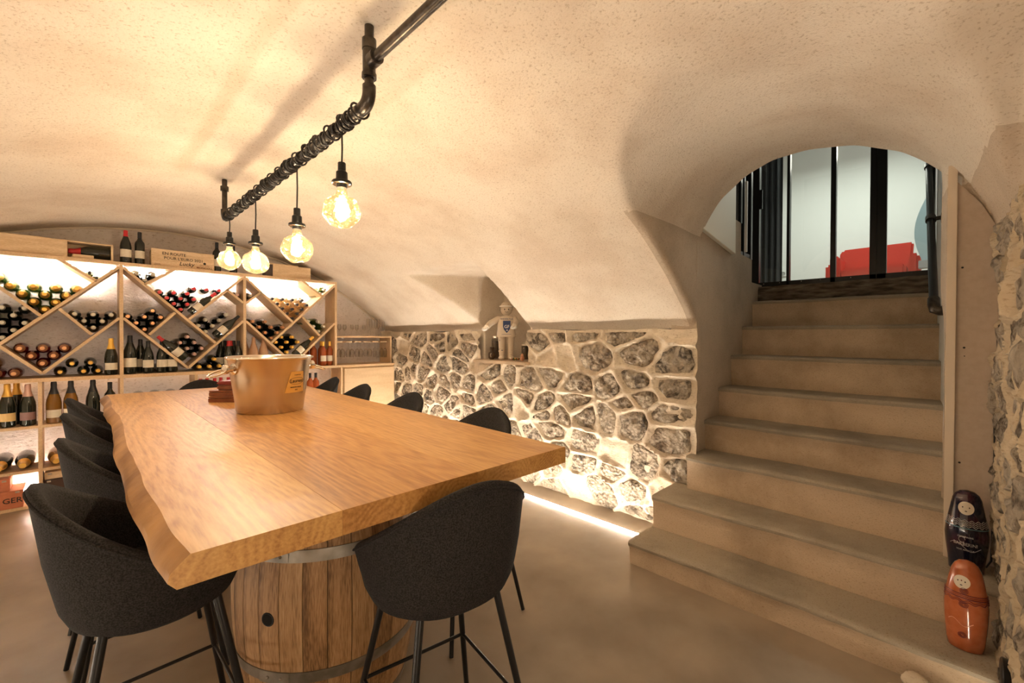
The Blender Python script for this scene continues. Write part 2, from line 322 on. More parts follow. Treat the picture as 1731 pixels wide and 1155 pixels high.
# ================================================================ vault (ceiling) by surface nets on an implicit void
def sm_noise(p, s, seed=0): return noise.noise(Vector((p[0]*s+seed, p[1]*s, p[2]*s)))
XC, ZC, RV = .68, -.9616, 3.4122
AY = np.array([-.22,-.18,-.16,-.12,-.08,-.01,.06,.11,.3,.49,.6,.71,.83,.98,1.14,1.21,1.26]); AZv = np.array([1.8,2.0,2.08,2.15,2.21,2.27,2.30,2.32,2.385,2.39,2.385,2.37,2.34,2.30,2.21,2.15,2.11])
BY = np.array([-.22,-.18,-.116,-.04,.06,.17,.36,.58,.77,.93,1.08,1.18,1.21,1.26]); BZv = np.array([1.8,1.91,2.05,2.19,2.30,2.39,2.485,2.53,2.526,2.47,2.35,2.19,2.12,2.06])
def smooth_tab(ys, zs):
    t = np.linspace(-.22, 1.26, 297); v = np.interp(t, ys, zs); k = np.ones(13)/13
    return t, np.convolve(np.pad(v, 6, mode='edge'), k, 'valid')
TA, VA = smooth_tab(AY, AZv); TB, VB = smooth_tab(BY, BZv)
def smax(a, b, k=.05):
    h = np.clip(.5+.5*(a-b)/k, 0, 1); return b*(1-h)+a*h+k*h*(1-h)
def build_vault():
    h = .024
    xs = np.arange(-1.95, 3.50, h, dtype=np.float32); ys = np.arange(-1.55, 5.62, h, dtype=np.float32); zs = np.arange(-.06, 2.78, h, dtype=np.float32)
    X, Y, Z = np.meshgrid(xs, ys, zs, indexing='ij')
    d1 = RV-np.sqrt((X-XC)**2+(Z-ZC)**2)
    d1 = np.minimum(d1, 3.06-X); d1 = np.minimum(d1, X+1.75)
    d1 = np.minimum(d1, np.maximum(Y+.20, 1.3-X))          # masonry pier right of the stairs
    tt = np.clip((X-1.6)/1.4, 0, 1)
    zl = np.interp(Y.ravel(), TA, VA).reshape(Y.shape)*(1-tt)+np.interp(Y.ravel(), TB, VB).reshape(Y.shape)*tt
    d2 = (zl-Z)*.8; d2 = np.minimum(d2, Y+.19); d2 = np.minimum(d2, 1.215-Y); d2 = np.minimum(d2, X-.9)
    d2 = np.minimum(d2, np.where(Y > -.01, 3.14-X, 2.93-X))
    y1, y2 = 2.80, 3.46+np.clip(2.97-X, 0, 1)*.55
    d3 = np.minimum(np.minimum(Y-y1, y2-Y), np.minimum(2.035-Z, np.minimum(Z-1.16, 3.36-X))); d3 = np.minimum(d3, X-1.6)
    S = smax(smax(d1, d2, .014), d3, .012)
    del d1, d2, d3, zl, tt
    sg = S > 0
    nx, ny, nz = S.shape
    c = sg[:-1,:-1,:-1].astype(np.int8)
    for dx, dy, dz in [(1,0,0),(0,1,0),(0,0,1),(1,1,0),(1,0,1),(0,1,1),(1,1,1)]: c = c+sg[dx:nx-1+dx, dy:ny-1+dy, dz:nz-1+dz]
    act = (c > 0) & (c < 8); idx = np.argwhere(act); ids = -np.ones(act.shape, dtype=np.int64); ids[act] = np.arange(len(idx))
    acc = np.zeros((len(idx), 3)); cnt = np.zeros(len(idx))
    corners = [(a, b, d) for a in (0,1) for b in (0,1) for d in (0,1)]
    I = idx.T
    for a in corners:
        for ax in range(3):
            if a[ax]: continue
            b = list(a); b[ax] = 1
            sa = S[I[0]+a[0], I[1]+a[1], I[2]+a[2]]; sb = S[I[0]+b[0], I[1]+b[1], I[2]+b[2]]
            m = (sa > 0) != (sb > 0); t = sa/(sa-sb+1e-12)
            for k in range(3): acc[m, k] += a[k]+(t[m] if k == ax else 0)
            cnt[m] += 1
    P = (idx+acc/cnt[:, None])*h+np.array([xs[0], ys[0], zs[0]])
    Q = []
    for ax in range(3):
        o = [slice(0, -1)]*3
        A = S; B = np.roll(S, -1, axis=ax)
        ch = ((A > 0) != (B > 0)); sl = [slice(None)]*3; sl[ax] = slice(0, -1); ch = ch[tuple(sl)]
        E = np.argwhere(ch); u, v = (ax+1) % 3, (ax+2) % 3
        ok = (E[:, u] > 0) & (E[:, v] > 0) & (E[:, u] < S.shape[u]-1) & (E[:, v] < S.shape[v]-1); E = E[ok]
        def g(du, dv):
            F = E.copy(); F[:, u] -= du; F[:, v] -= dv; return ids[F[:, 0], F[:, 1], F[:, 2]]
        q = np.stack([g(0,0), g(1,0), g(1,1), g(0,1)], 1)
        flip = S[E[:, 0], E[:, 1], E[:, 2]] > 0
        q[flip] = q[flip][:, ::-1]; Q.append(q)
    Q = np.concatenate(Q); Q = Q[(Q >= 0).all(1)]
    C = P[Q].mean(1)
    # wavy hand-trowelled relief
    for i in range(len(P)):
        p = P[i]; q = Vector(p); n = noise.noise_vector(q*1.3)*.012+noise.noise_vector(q*5)*.004
        P[i] += np.array(n)
    back = (C[:, 1] > 5.56)
    pier = (C[:, 1] < -.1) & (C[:, 0] > 1.25)
    niche = (C[:, 0] > 2.4) & (C[:, 1] > 2.70) & (C[:, 1] < 3.9) & (C[:, 2] > 1.14) & (C[:, 2] < 2.06) & ((np.sqrt((C[:, 0]-XC)**2+(C[:, 2]-ZC)**2) > RV+.03) | (C[:, 0] > 2.97))
    stair = (~niche) & (C[:, 1] > -.3) & (C[:, 1] < 1.27) & (C[:, 0] > 2.1)
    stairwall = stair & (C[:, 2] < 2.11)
    low = ((C[:, 2] < 1.455) & ~stair & ~niche) | ((C[:, 0] > 3.10) & (C[:, 1] > -.05) & (C[:, 1] < 1.27) & (C[:,2] < 2.62)) | (C[:,2] < .0)
    left = C[:, 0] < -1.70
    sets = [('ceiling', ~stairwall & ~low & ~niche & ~back & ~(left & (C[:, 2] < 1.4)) & ~(pier & (C[:, 2] < 1.84)), P_VAULT),
            ('wall_stairwell', stairwall & ~low & ~(pier & (C[:, 2] < 1.84)), P_SIDE_SHADE), ('wall_niche', niche, P_VAULT)]
    for nm, m, mt in sets:
        q = Q[m]; used = np.unique(q); rm = -np.ones(len(P), dtype=np.int64); rm[used] = np.arange(len(used))
        me = bpy.data.meshes.new(nm); me.from_pydata(P[used].tolist(), [], rm[q].tolist()); me.update()
        me.polygons.foreach_set('use_smooth', [True]*len(me.polygons)); me.materials.append(mt)
        tag(lk(bpy.data.objects.new(nm, me)), kind='structure')
build_vault()
# ================================================================ plain shell
def slab(name, x0, y0, z0, x1, y1, z1, m): return tag(G().box(x0, y0, z0, x1, y1, z1).build(name, m), kind='structure')
slab('floor', -1.85, -1.7, -.12, 3.3, 5.75, 0, M_FLOOR)
slab('wall_back', -1.9, 5.57, 0, 3.4, 5.75, 2.6, P_BACK)
slab('wall_left', -1.9, -1.7, 0, -1.73, 5.7, 1.46, P_VAULT)
slab('wall_front', -1.9, -1.75, 0, 1.5, -1.53, 2.6, P_VAULT)
slab('wall_pier_end', 1.28, -1.6, 0, 1.34, -.22, 1.85, P_VAULT)
# pale arched bead where the vault meets the back wall
pts = [(x, 5.555, ZC+math.sqrt((RV-.008)**2-(x-XC)**2)) for x in np.linspace(-1.6, 2.98, 60)]
tag(G().tube(pts, .011, 6).build('trim_1', M_TRIM, smooth=60), kind='structure')
# the vault springs a little proud of the back wall: dark shadow lip
# ================================================================ stairs
ZS = [0, .15, .365, .594, .806, 1.02, 1.26, 1.50, 1.73]; XS = [2.4+.27*k for k in range(8)]
stairs = empty('staircase', (2.4, .6, 0)); tag(stairs, 'plastered concrete staircase of eight steps climbing through the arch', 'staircase')
for k in range(8):
    x0 = XS[k]; yL = 1.36 if k == 0 else 1.345 if k == 1 else 1.235; yR = -.22 if k < 2 else -.025
    z0, z1 = ZS[k], ZS[k+1]
    x1 = 3.08 if k < 2 else 4.70
    g = G(); ny = 40; prof = [(x1, z0 - .02), (x0+.012, z0-.02), (x0+.010, z0+.5*(z1-z0)), (x0+.006, z1-.045), (x0-.008, z1-.030), (x0-.012, z1-.012), (x0-.004, z1-.002), (x0+.02, z1), (x0+.12, z1+.001), (x0+.30, z1), (x1, z1)]
    if k >= 2: prof = [(min(p[0], x1), p[1]) for p in prof]
    vs = []
    for j in range(ny+1):
        y = yR+(yL-yR)*j/ny
        e = 1 if 0 < j < ny else 0
        for (px, pz) in prof:
            n1 = noise.noise(Vector((k*3.1, y*3, pz*4)))*.009+noise.noise(Vector((k*3.1, y*14, pz*14)))*.003
            vs.append((px+n1*(1 if px < x0+.1 else 0)-stairs.location.x, y-stairs.location.y, pz+n1*.4*(1 if pz > z0 else 0)))
    n = len(prof); fs = [tuple(range(n)), tuple(range(ny*n, ny*n+n))[::-1]]
    for j in range(ny):
        for i in range(n):
            a, b2 = j*n+i, j*n+(i+1) % n; fs.append((a, a+n, b2+n, b2))
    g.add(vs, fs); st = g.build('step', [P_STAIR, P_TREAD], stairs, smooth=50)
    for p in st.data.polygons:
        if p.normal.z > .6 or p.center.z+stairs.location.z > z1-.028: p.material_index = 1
# dirty threshold beam
g = G(); vs = []
for j in range(41):
    y = -.02+1.3*j/40
    for (px, pz) in [(4.46, 1.72), (4.45, 1.78), (4.455, 1.83), (4.47, 1.875), (4.72, 1.88), (4.72, 1.70)]:
        n1 = noise.noise(Vector((y*6, pz*20, 2)))*.014; vs.append((px+n1, y, pz+n1*.5))
g.add(vs, [(j*6+i, j*6+6+i, j*6+6+(i+1) % 6, j*6+(i+1) % 6) for j in range(40) for i in range(6)])
M_SILL = mat('weathered_stone_sill', (.05, .035, .022, 1), .9, c2=(.20, .165, .12, 1), nscale=14, detail=6, bump=.6, bscale=30, bdist=.01, stretch=(1, .6, 3))
tag(g.build('threshold_beam', M_SILL, smooth=60), 'rough dark stone beam under the glazed partition atop the stairs', 'threshold')
# stair side walls beyond the arch
g = G()
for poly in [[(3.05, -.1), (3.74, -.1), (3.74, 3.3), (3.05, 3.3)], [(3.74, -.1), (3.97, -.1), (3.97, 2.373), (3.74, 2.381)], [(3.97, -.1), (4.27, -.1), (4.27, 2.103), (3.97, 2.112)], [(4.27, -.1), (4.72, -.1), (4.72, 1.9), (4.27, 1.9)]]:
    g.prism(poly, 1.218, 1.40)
tag(g.build('wall_stair_left', P_SIDE_SHADE), kind='structure')
g = G(); g.add([(2.925, -.030, .35), (4.72, .045, .35), (4.72, .045, 3.4), (2.925, -.030, 3.4), (2.925, -.058, .35), (4.72, .015, .35), (4.72, .015, 3.4), (2.925, -.058, 3.4)], [(0,1,2,3),(5,4,7,6),(0,4,5,1),(3,2,6,7),(0,3,7,4),(1,5,6,2)])
tag(g.build('wall_stair_right', M_WHITE), kind='structure')
slab('wall_light_stop', 3.0, -.34, .3, 3.04, -.058, 3.4, M_CARD)  # added slab that keeps upper room light out of the plasterboard gap
slab('ceiling_stairwell', 3.05, -.2, 3.3, 4.75, 1.45, 3.4, M_WHITE)
tag(G().box(2.900, -.044, .365, 2.924, -.012, 2.215).build('trim_2', M_TRIM, bevel=.002), kind='structure')
# plasterboard closing the gap beside the stairs
g = G(); pts = [(-.044, .37), (-.26, .37), (-.26, 1.80), (-.18, 1.88), (-.12, 2.02), (-.044, 2.135)]
vs = [(2.915, y, z) for y, z in pts]+[(2.93, y, z) for y, z in pts]; n = len(pts)
g.add(vs, [tuple(range(n)), tuple(range(2*n-1, n-1, -1))]+[(i, i+n, (i+1) % n+n, (i+1) % n) for i in range(n)])
pb = tag(g.build('plasterboard_panel', M_CARD), 'brown plasterboard sheet standing between the stair wall and near rubble wall', 'panel')
for (y, z) in [(-.063, 1.733), (-.072, 1.359), (-.0735, 1.32), (-.062, .82)]:
    G().ball((2.9145, y, z), (.002, .0045 if z != 1.32 else .0025, .0045 if z != 1.32 else .0025), 8, 6).build('screw_hole', M_BLACK, pb, smooth=60)
# white board on the left stair wall
g = G(); g.prism([(3.08, 2.160), (3.735, 2.075), (3.735, 3.28), (3.08, 3.28)], 1.185, 1.217)
tag(g.build('white_wall_board', M_TRIM if False else mat('ivory_board', (.86, .84, .75, 1), .6), bevel=.003), 'ivory board with a slanting lower edge high on the left stair wall', 'board')
# ================================================================ upper room and glazed partition
slab('floor_upper', 4.72, -1.2, 1.80, 8.2, 3.0, 1.88, M_FLOOR)
slab('wall_upper_back', 7.9, -1.2, 1.8, 8.05, 3.0, 4.4, M_WHITE)
slab('wall_upper_left', 4.7, 2.9, 1.8, 8.0, 3.0, 4.4, M_WHITE)
slab('wall_upper_right', 4.72, .03, 1.8, 8.0, .075, 4.4, M_WHITE)
slab('ceiling_upper', 4.6, -1.2, 4.3, 8.1, 3.05, 4.4, M_WHITE)
part = empty('glazed_partition', (4.6, .67, 1.88)); tag(part, 'black steel framed glazed partition at the top of the stairs', 'partition')
def pbox(nm, y0, y1, z0, z1, x0=-.03, x1=.03, m=M_BLACK):
    return G().box(x0, y0-.67, z0-1.88, x1, y1-.67, z1-1.88).build(nm, m, part, bevel=.002)
for (y0, y1) in [(1.245, 1.325), (.995, 1.018), (.655, .692), (.325, .385), (.3855, .43), (.05, .085)]: pbox('mullion', y0, y1, 1.885, 3.4)
pbox('bottom_rail', .05, 1.325, 1.882, 1.925)
pbox('top_rail', .05, 1.325, 3.36, 3.42)
pbox('pane', .06, 1.30, 1.92, 3.37, -.004, .004, M_PANE)
pbox('latch_case', 1.215, 1.247, 2.62, 2.80, -.05, -.028)
for y in (1.20, 1.07, .90, .76, .55): G().ball((-.031, y-.67, .03), .006, 8, 6).build('rivet', M_STEEL, part, smooth=60)
# dark side leaf next to the partition on the left stair wall
sp = empty('side_glazing', (4.1, 1.25, 2.11)); tag(sp, 'narrow black framed dark glass leaf left of the partition, above the stair wall', 'window')
for (x0, x1, z0) in [(3.95, 3.99, 2.375), (4.225, 4.27, 2.10), (4.04, 4.07, 2.11)]: G().box(x0-4.1, -.035, z0-2.11, x1-4.1, .03, 1.2).build('frame_post', M_BLACK, sp)
G().box(-.15, -.03, 0.0, .17, .03, .03).build('frame_sill', M_BLACK, sp)
G().box(-.14, .0, .02, .16, .012, 1.19).build('dark_pane', mat('dark_glass', (.02, .022, .024, 1), .05, coat=.5), sp)
G().box(-.105, -.07, .02, -.085, -.05, .62).build('pull_bar', mat('white_bar', (.8, .8, .78, 1), .3), sp, bevel=.003)
G().box(3.745, 1.225, 2.385, 3.945, 1.245, 3.3).build('glass', M_PANE, None)
o = bpy.data.objects['glass']; o.name = 'glass_screen'; tag(o, 'greenish clear glass pane between ivory board and dark glass leaf', 'window')
# sofa, socket, wall heater, curtain in the upper room
sofa = empty('red_sofa', (7.0, .65, 1.88)); tag(sofa, 'red upholstered armchair with square back beyond the glass', 'sofa')
def rbox(nm, x0, y0, z0, x1, y1, z1, m, par, bev=.03): return G().box(x0, y0, z0, x1, y1, z1).build(nm, m, par, smooth=40, bevel=bev)
g = G(); g.add([(x, y, z) for x in (-.05, .10) for (y, z) in ((-.36, .02), (-.40, .665), (.27, .655), (.30, .60), (.30, .02))], [(0,1,2,3,4),(9,8,7,6,5)]+[(i, i+5, (i+1) % 5+5, (i+1) % 5) for i in range(5)]); g.build('backrest', M_RED, sofa, smooth=40, bevel=.02)
rbox('seat', -.55, -.36, .1, -.055, .22, .36, M_RED, sofa)
rbox('arm', -.50, .235, .05, -.055, .34, .52, M_RED, sofa); rbox('arm', -.55, -.47, .05, -.055, -.375, .46, M_RED, sofa)
for s1 in (-.42, .22):
    for s2 in (-.5, 0): G().tube([(s2, s1, 0.0), (s2, s1, .12)], .015, 8).build('leg', M_BLACK, sofa)
s2 = empty('red_pouf', (7.25, 1.02, 1.88)); tag(s2, 'small red upholstered seat left of the red armchair beyond the glass', 'seat')
rbox('cushion', -.2, -.10, .1, .2, .10, .50, M_RED, s2)
rbox('base', -.18, -.09, 0, .18, .09, .1, M_BLACK, s2, .01)
so = empty('power_socket', (7.89, 1.80, 2.42)); tag(so, 'white round-faced power socket low on the white upper wall', 'socket')
G().box(-.012, -.045, -.045, .008, .045, .045).build('plate', M_WHITE, so, bevel=.004)
G().lathe([(0, 0), (.025, 0), (.03, .006), (.033, 0)], 16, Matrix.Translation((-.013, 0, 0)) @ Matrix.Rotation(-math.pi/2, 4, 'Y')).build('socket_well', mat('socket_shadow', (.35, .35, .34, 1), .5), so, smooth=40)
hp = empty('wall_panel', (6.2, .135, 2.16)); tag(hp, 'pale blue curved wall panel beside the handrail beyond the glass', 'panel')
g = G(); pts = [(.13*math.sin(t*math.pi)*-1, t) for t in np.linspace(0, 1, 15)]
g.prism([(-x*.9, z*.75) for x, z in pts]+[(-.02, .75), (-.02, 0)], -.05, .05)
G().add([(x, y+.0, z) for x, y, z in [(v[0], v[1], v[2]) for v in g.v]], g.f)
vs = []
for t in np.linspace(0, 1, 16):
    b = .135*math.sin(math.pi*(.12+.82*t))
    for xx in (-.012, .012): vs += [(xx, -.05, t*.75), (xx, -.05+b, t*.75)]
fs = []
for i in range(15):
    a = i*4; fs += [(a, a+1, a+5, a+4), (a+2, a+6, a+7, a+3), (a+1, a+3, a+7, a+5), (a, a+4, a+6, a+2)]
G().add(vs, fs).build('curved_shade', mat('pale_blue_plastic', (.42, .55, .62, 1), .3), hp, smooth=30)
G().box(-.05, -.055, -.03, .05, .05, .05).build('bracket', mat('grey_plastic', (.35, .37, .4, 1), .4), hp, bevel=.005)
cu = empty('dark_curtain', (5.6, 1.42, 1.88)); tag(cu, 'dark grey hanging curtain behind the left of the glass partition', 'curtain')
vs = []
for i in range(25):
    y = -.13+.30*i/24; x = .02*math.sin(i*1.3)
    vs += [(x, y, .0), (x, y, 1.9), (x+.008, y, 0), (x+.008, y, 1.9)]
fs = []
for i in range(24):
    a = i*4; fs += [(a, a+4, a+5, a+1), (a+2, a+3, a+7, a+6), (a+1, a+5, a+7, a+3), (a, a+2, a+6, a+4)]
G().add(vs, fs).build('drape', mat('charcoal_cloth', (.05, .055, .06, 1), .8), cu, smooth=60)
G().tube([(0, -.14, 1.9), (0, .18, 1.9)], .01, 8).build('rod', M_BLACK, cu)
# handrail
hr = empty('pipe_handrail', (3.1, .03, 1.4)); tag(hr, 'black iron pipe handrail climbing the white stair wall', 'handrail')
def rel(p, o): return (p[0]-o[0], p[1]-o[1], p[2]-o[2])
HO = (3.1, .03, 1.4)
A = Vector((3.13, .033, 1.575)); B = Vector((4.46, .085, 2.70)); D = (B-A).normalized()
G().tube([rel(A, HO), rel(B, HO)], .019, 14).build('rail', M_BLACK, hr, smooth=60)
elb = [A+D*.05, A, A-D*.02+Vector((-.0, -.004, -.012)), A-D*.02+Vector((.004, -.02, -.018)), A-D*.02+Vector((.006, -.058, -.018))]
G().tube([rel(p, HO) for p in elb], .025, 12).build('elbow', M_IRON, hr, smooth=60)
fl = A-D*.02+Vector((.006, -.054, -.018))
G().lathe([(0, 0), (.04, 0), (.04, .006), (.02, .008), (.02, .02)], 18, Matrix.Translation(rel(fl, HO)) @ Matrix.Rotation(-math.pi/2, 4, 'X')).build('flange', M_IRON, hr, smooth=40)
for t in (.52, .97):
    P = A.lerp(B, t); wy = -.030+(P.x-2.925)*.0418
    G().tube([rel(P-D*.025, HO), rel(P+D*.025, HO)], .026, 14).build('clamp', M_IRON, hr, smooth=60)
    G().tube([rel(P, HO), rel((P.x, wy+.004, P.z), HO)], .013, 10).build('bracket_arm', M_IRON, hr, smooth=60)
    G().lathe([(0, 0), (.034, 0), (.034, .006), (.015, .009)], 18, Matrix.Translation(rel((P.x, wy, P.z), HO)) @ Matrix.Rotation(-math.pi/2, 4, 'X')).build('flange', M_IRON, hr, smooth=40)
# ================================================================ rubble walls
def clip_poly(poly, a, b, c):
    out = []
    for i in range(len(poly)):
        p, q = poly[i], poly[(i+1) % len(poly)]; dp, dq = a*p[0]+b*p[1]-c, a*q[0]+b*q[1]-c
        if dp <= 0: out.append(p)
        if (dp < 0) != (dq < 0) and abs(dp-dq) > 1e-12: t = dp/(dp-dq); out.append((p[0]+(q[0]-p[0])*t, p[1]+(q[1]-p[1])*t))
    return out
def rubble(name, u0, u1, z0, z1, to3, size, seed, hole=None, top=None, inward=None, jitter=.36, step=.016, shrinkr=(.66, .84), proud=(.010, .028), mortar=None):
    rnd = random.Random(seed); pts = []
    z = z0; 
    while z < z1:
        u = u0; hrow = None
        while u < u1+.1:
            sw = size(u, z); hrow = hrow or sw*.62
            pts.append((u+sw*.5+rnd.uniform(-jitter, jitter)*sw*.5, z+hrow*.5+rnd.uniform(-jitter, jitter)*hrow*.9)); u += sw*rnd.uniform(.7, 1.3)
        z += hrow
    A = np.array(pts); AN = 1.45
    nu, nz = int((u1-u0)/step)+1, int((z1-z0)/step)+1
    us = np.linspace(u0, u1, nu); zz = np.linspace(z0, z1, nz)
    UU, ZZ = np.meshgrid(us, zz, indexing='ij')
    F = np.stack([UU.ravel(), ZZ.ravel()], 1)
    d = np.sqrt((F[:, None, 0]-A[None, :, 0])**2+((F[:, None, 1]-A[None, :, 1])*AN)**2); d.sort(1)
    rid = np.exp(-((d[:, 1]-d[:, 0])/.035)**2)
    vs = []
    for i, (u, zv_) in enumerate(F):
        n = noise.noise(Vector((u*3, zv_*3, seed)))*.018+noise.noise(Vector((u*11, zv_*11, seed+5)))*.014+noise.noise(Vector((u*30, zv_*30, seed+9)))*.006
        hgt = -.004+.034*rid[i]*(1+.7*noise.noise(Vector((u*5, zv_*5, seed+3))))+n
        zt = zv_
        if top: zt = zv_+(top(u)-z1)*max(0, (zv_-z0)/(z1-z0))**6
        vs.append(to3(u, zt, hgt))
    fs = []
    for i in range(nu-1):
        for j in range(nz-1):
            uc, zc = (us[i]+us[i+1])/2, (zz[j]+zz[j+1])/2
            if hole and hole(uc, zc, 0): continue
            a = i*nz+j; fs.append((a, a+nz, a+nz+1, a+1))
    wall = G().add(vs, fs).build(name, mortar or P_MORTAR, smooth=80); tag(wall, kind='structure')
    cnt = 0
    for k, (cu_, cz) in enumerate(pts):
        if not (u0-.05 < cu_ < u1+.05 and z0-.03 < cz < z1+.05): continue
        poly = [(u0, z0), (u1, z0), (u1, z1-.02), (u0, z1-.02)]
        for m, (ou, oz) in enumerate(pts):
            if m == k or abs(ou-cu_) > .9 or abs(oz-cz) > .7: continue
            a_, b_ = ou-cu_, (oz-cz)*AN*AN; c_ = (ou*ou-cu_*cu_+AN*AN*(oz*oz-cz*cz))/2
            poly = clip_poly(poly, a_, b_, c_)
            if len(poly) < 3: break
        if len(poly) < 3: continue
        mu = sum(p[0] for p in poly)/len(poly); mz = sum(p[1] for p in poly)/len(poly)
        if hole and hole(mu, mz, .05): continue
        if rnd.random() < .06: continue
        sh = rnd.uniform(*shrinkr)
        # resample the outline to 14 points with noise
        ring = []; per = [math.dist(poly[i], poly[(i+1) % len(poly)]) for i in range(len(poly))]; T = sum(per); n = 18
        if T < .12: continue
        for q in range(n):
            s_ = T*(q+.35*rnd.random())/n; i = 0
            while s_ > per[i] and i < len(per)-1: s_ -= per[i]; i += 1
            p0, p1 = poly[i], poly[(i+1) % len(poly)]; t = s_/max(per[i], 1e-9)
            ring.append((p0[0]+(p1[0]-p0[0])*t, p0[1]+(p1[1]-p0[1])*t))
        ring = [((ring[i-1][0]+2*ring[i][0]+ring[(i+1) % n][0])/4, (ring[i-1][1]+2*ring[i][1]+ring[(i+1) % n][1])/4) for i in range(n)]
        pr = rnd.uniform(*proud); vs = []
        for li, (sc, hh) in enumerate([(1.0, -.02), (.94, .5), (.80, .9), (.58, 1.0), (.32, 1.0)]):
            for (ru, rz) in ring:
                w1 = noise.noise(Vector((ru*18, rz*18, k*.7+li)))
                ss = sc*sh*(1+.26*w1); uu, zq = mu+(ru-mu)*ss, mz+(rz-mz)*ss
                vs.append(to3(uu, zq, -.014 if li == 0 else pr*hh+.020*noise.noise(Vector((uu*13, zq*13, seed+1)))+.014*noise.noise(Vector((uu*34, zq*34, seed+1)))))
        vs.append(to3(mu, mz, pr+.01*rnd.uniform(-1, 1)))
        fs = []
        for li in range(4):
            for q in range(n): a = li*n+q; b2 = li*n+(q+1) % n; fs.append((a, b2, b2+n, a+n))
        for q in range(n): fs.append((4*n+q, 4*n+(q+1) % n, 5*n))
        G().add(vs, fs).build('stone', STONE[rnd.choice((0, 0, 1, 1, 2))], wall, smooth=35); cnt += 1
    return wall
def wall_x(z): return 3.03+.03*max(0, (1-z/.5)) if z < .5 else 3.03-.02*(z-.5)
rubble('wall_right', 1.20, 5.56, 0.0, 1.47, lambda u, z, h: (wall_x(z)-h+.02*noise.noise(Vector((u*1.2, z*1.2, 0))), u, z),
       lambda u, z: .31 if u < 2.0 else .27, 4, shrinkr=(.74, .96), proud=(.008, .026), jitter=.6,
       hole=lambda u, z, e: (2.78-e < u < 3.48+e) and z > 1.145-e, top=lambda u: 1.465+.03*noise.noise(Vector((u*2.5, 0, 7))))
rubble('wall_near', 1.30, 2.93, 0.0, 1.92, lambda u, z, h: (u, -.190+h*.9+.025*noise.noise(Vector((u*2.5, z*2.5, 3))), z),
       lambda u, z: .20, 11, step=.012, shrinkr=(.84, .98), proud=(.012, .034), mortar=P_MORTN, top=lambda u: 1.92-.03*(u-1.3)+.03*noise.noise(Vector((u*3, 0, 1))))
# ================================================================ led strips
def led(name, box, m, label, group=None, down=False):
    r = empty(name, (box[0], box[1], box[2])); tag(r, label, 'light strip', group)
    x0, y0, z0, x1, y1, z1 = box
    h = z1-z0
    if down: G().box(-.004, -.004, h*.6, x1-x0+.004, y1-y0+.004, h+.003).build('channel', M_WHITE, r); G().box(0, 0, 0, x1-x0, y1-y0, h*.6).build('diffuser', m, r)
    else: G().box(-.004, -.004, -.003, x1-x0+.004, y1-y0+.004, h*.4).build('channel', M_WHITE, r); G().box(0, 0, h*.4, x1-x0, y1-y0, h).build('diffuser', m, r)
    return r
led('led_strip', (2.786, 1.47, .001, 2.802, 5.16, .007), M_LED, 'glowing light strip in the floor along the rubble wall')
led('led_strip', (-1.5, .5, .001, -1.484, 5.1, .007), M_LEDL, 'added unseen light strip in the floor along the left wall')  # added out of view to brighten the left side
led('led_strip', (-.66, 5.435, 2.016, 2.18, 5.449, 2.024), M_LEDR, 'glowing light strip behind the top shelf of the wine rack', down=True)
led('led_strip', (-1.2, 5.535, .06, 2.2, 5.549, .068), M_LEDB, 'glowing light strip behind the lowest shelf of the wine rack')
led('led_strip', (1.75, -.165, .012, 2.30, -.155, .018), M_LEDN, 'short added unseen light strip at the foot of the near rubble wall')  # added out of view to brighten the near right corner
# ================================================================ wine rack
W = .964; S0 = .275; PX = [S0-W, S0, S0+W, S0+2*W]; ZM, ZT = 1.05, 2.03; YF, YB = 5.20, 5.50; TH = .012
rack = empty('wine_rack', (.757, 5.35, ZM)); RO = (.757, 5.35, ZM)
tag(rack, 'tall plywood wine rack with diagonal slats and lit back above the worktop', 'shelf')
def rpart(g, nm, par=rack, o=RO, m=M_PLY, bev=.0015):
    g.v = [rel(p, o) for p in g.v]; return g.build(nm, m, par, bevel=bev)
rpart(G().box(PX[0]-.013, YF, ZT, PX[3]+.013, 5.565, ZT+.028), 'top_board')
for x in PX: rpart(G().box(x-.013, YF, ZM, x+.013, YB, ZT), 'post')
def slat(x0, z0, x1, z1, y0=YF+.002):
    d = Vector((x1-x0, z1-z0)).normalized(); n = Vector((-d.y, d.x))*TH*.92
    g = G(); g.prism([(x0+n.x, z0+n.y), (x1+n.x, z1+n.y), (x1-n.x, z1-n.y), (x0-n.x, z0-n.y)], y0, YB-.002); rpart(g, 'slat')
# each section: c=+1 long diagonal falls to the left, c=-1 mirrored
def section(k, c):
    L, Rr = PX[k], PX[k+1]; mid = (L+Rr)/2
    f = (lambda s: mid+(s-.5)*W) if c > 0 else (lambda s: mid-(s-.5)*W)
    zb = 1.075; e = .013/W
    zq = lambda t: zb+t*W
    def sl(s0, t0, s1, t1): slat(f(s0), zq(t0), f(s1), zq(t1))
    h = TH/W*1.25
    sl(.5, .012, 1-e, .5)              # right arm of V
    sl(.5, .012, e, .5)                # left arm of V
    sl(1-e, .972, .2585, .256)         # long diagonal down to left arm
    sl(e, .972, .5-h*.5, .488+h)       # short diagonal to the centre
    sl(.595, .972+.03, .845-h*.5, .845-.028+h*.5)   # small slat at top
    sl(.605-h*.2, .595-.024-h*.2, .808-h*.4, .325+.005+h)   # small slat to the right arm
    sl(e, .70, .165, .865-.035)        # small slat beside the post
section(0, 1); section(1, -1); section(2, 1)
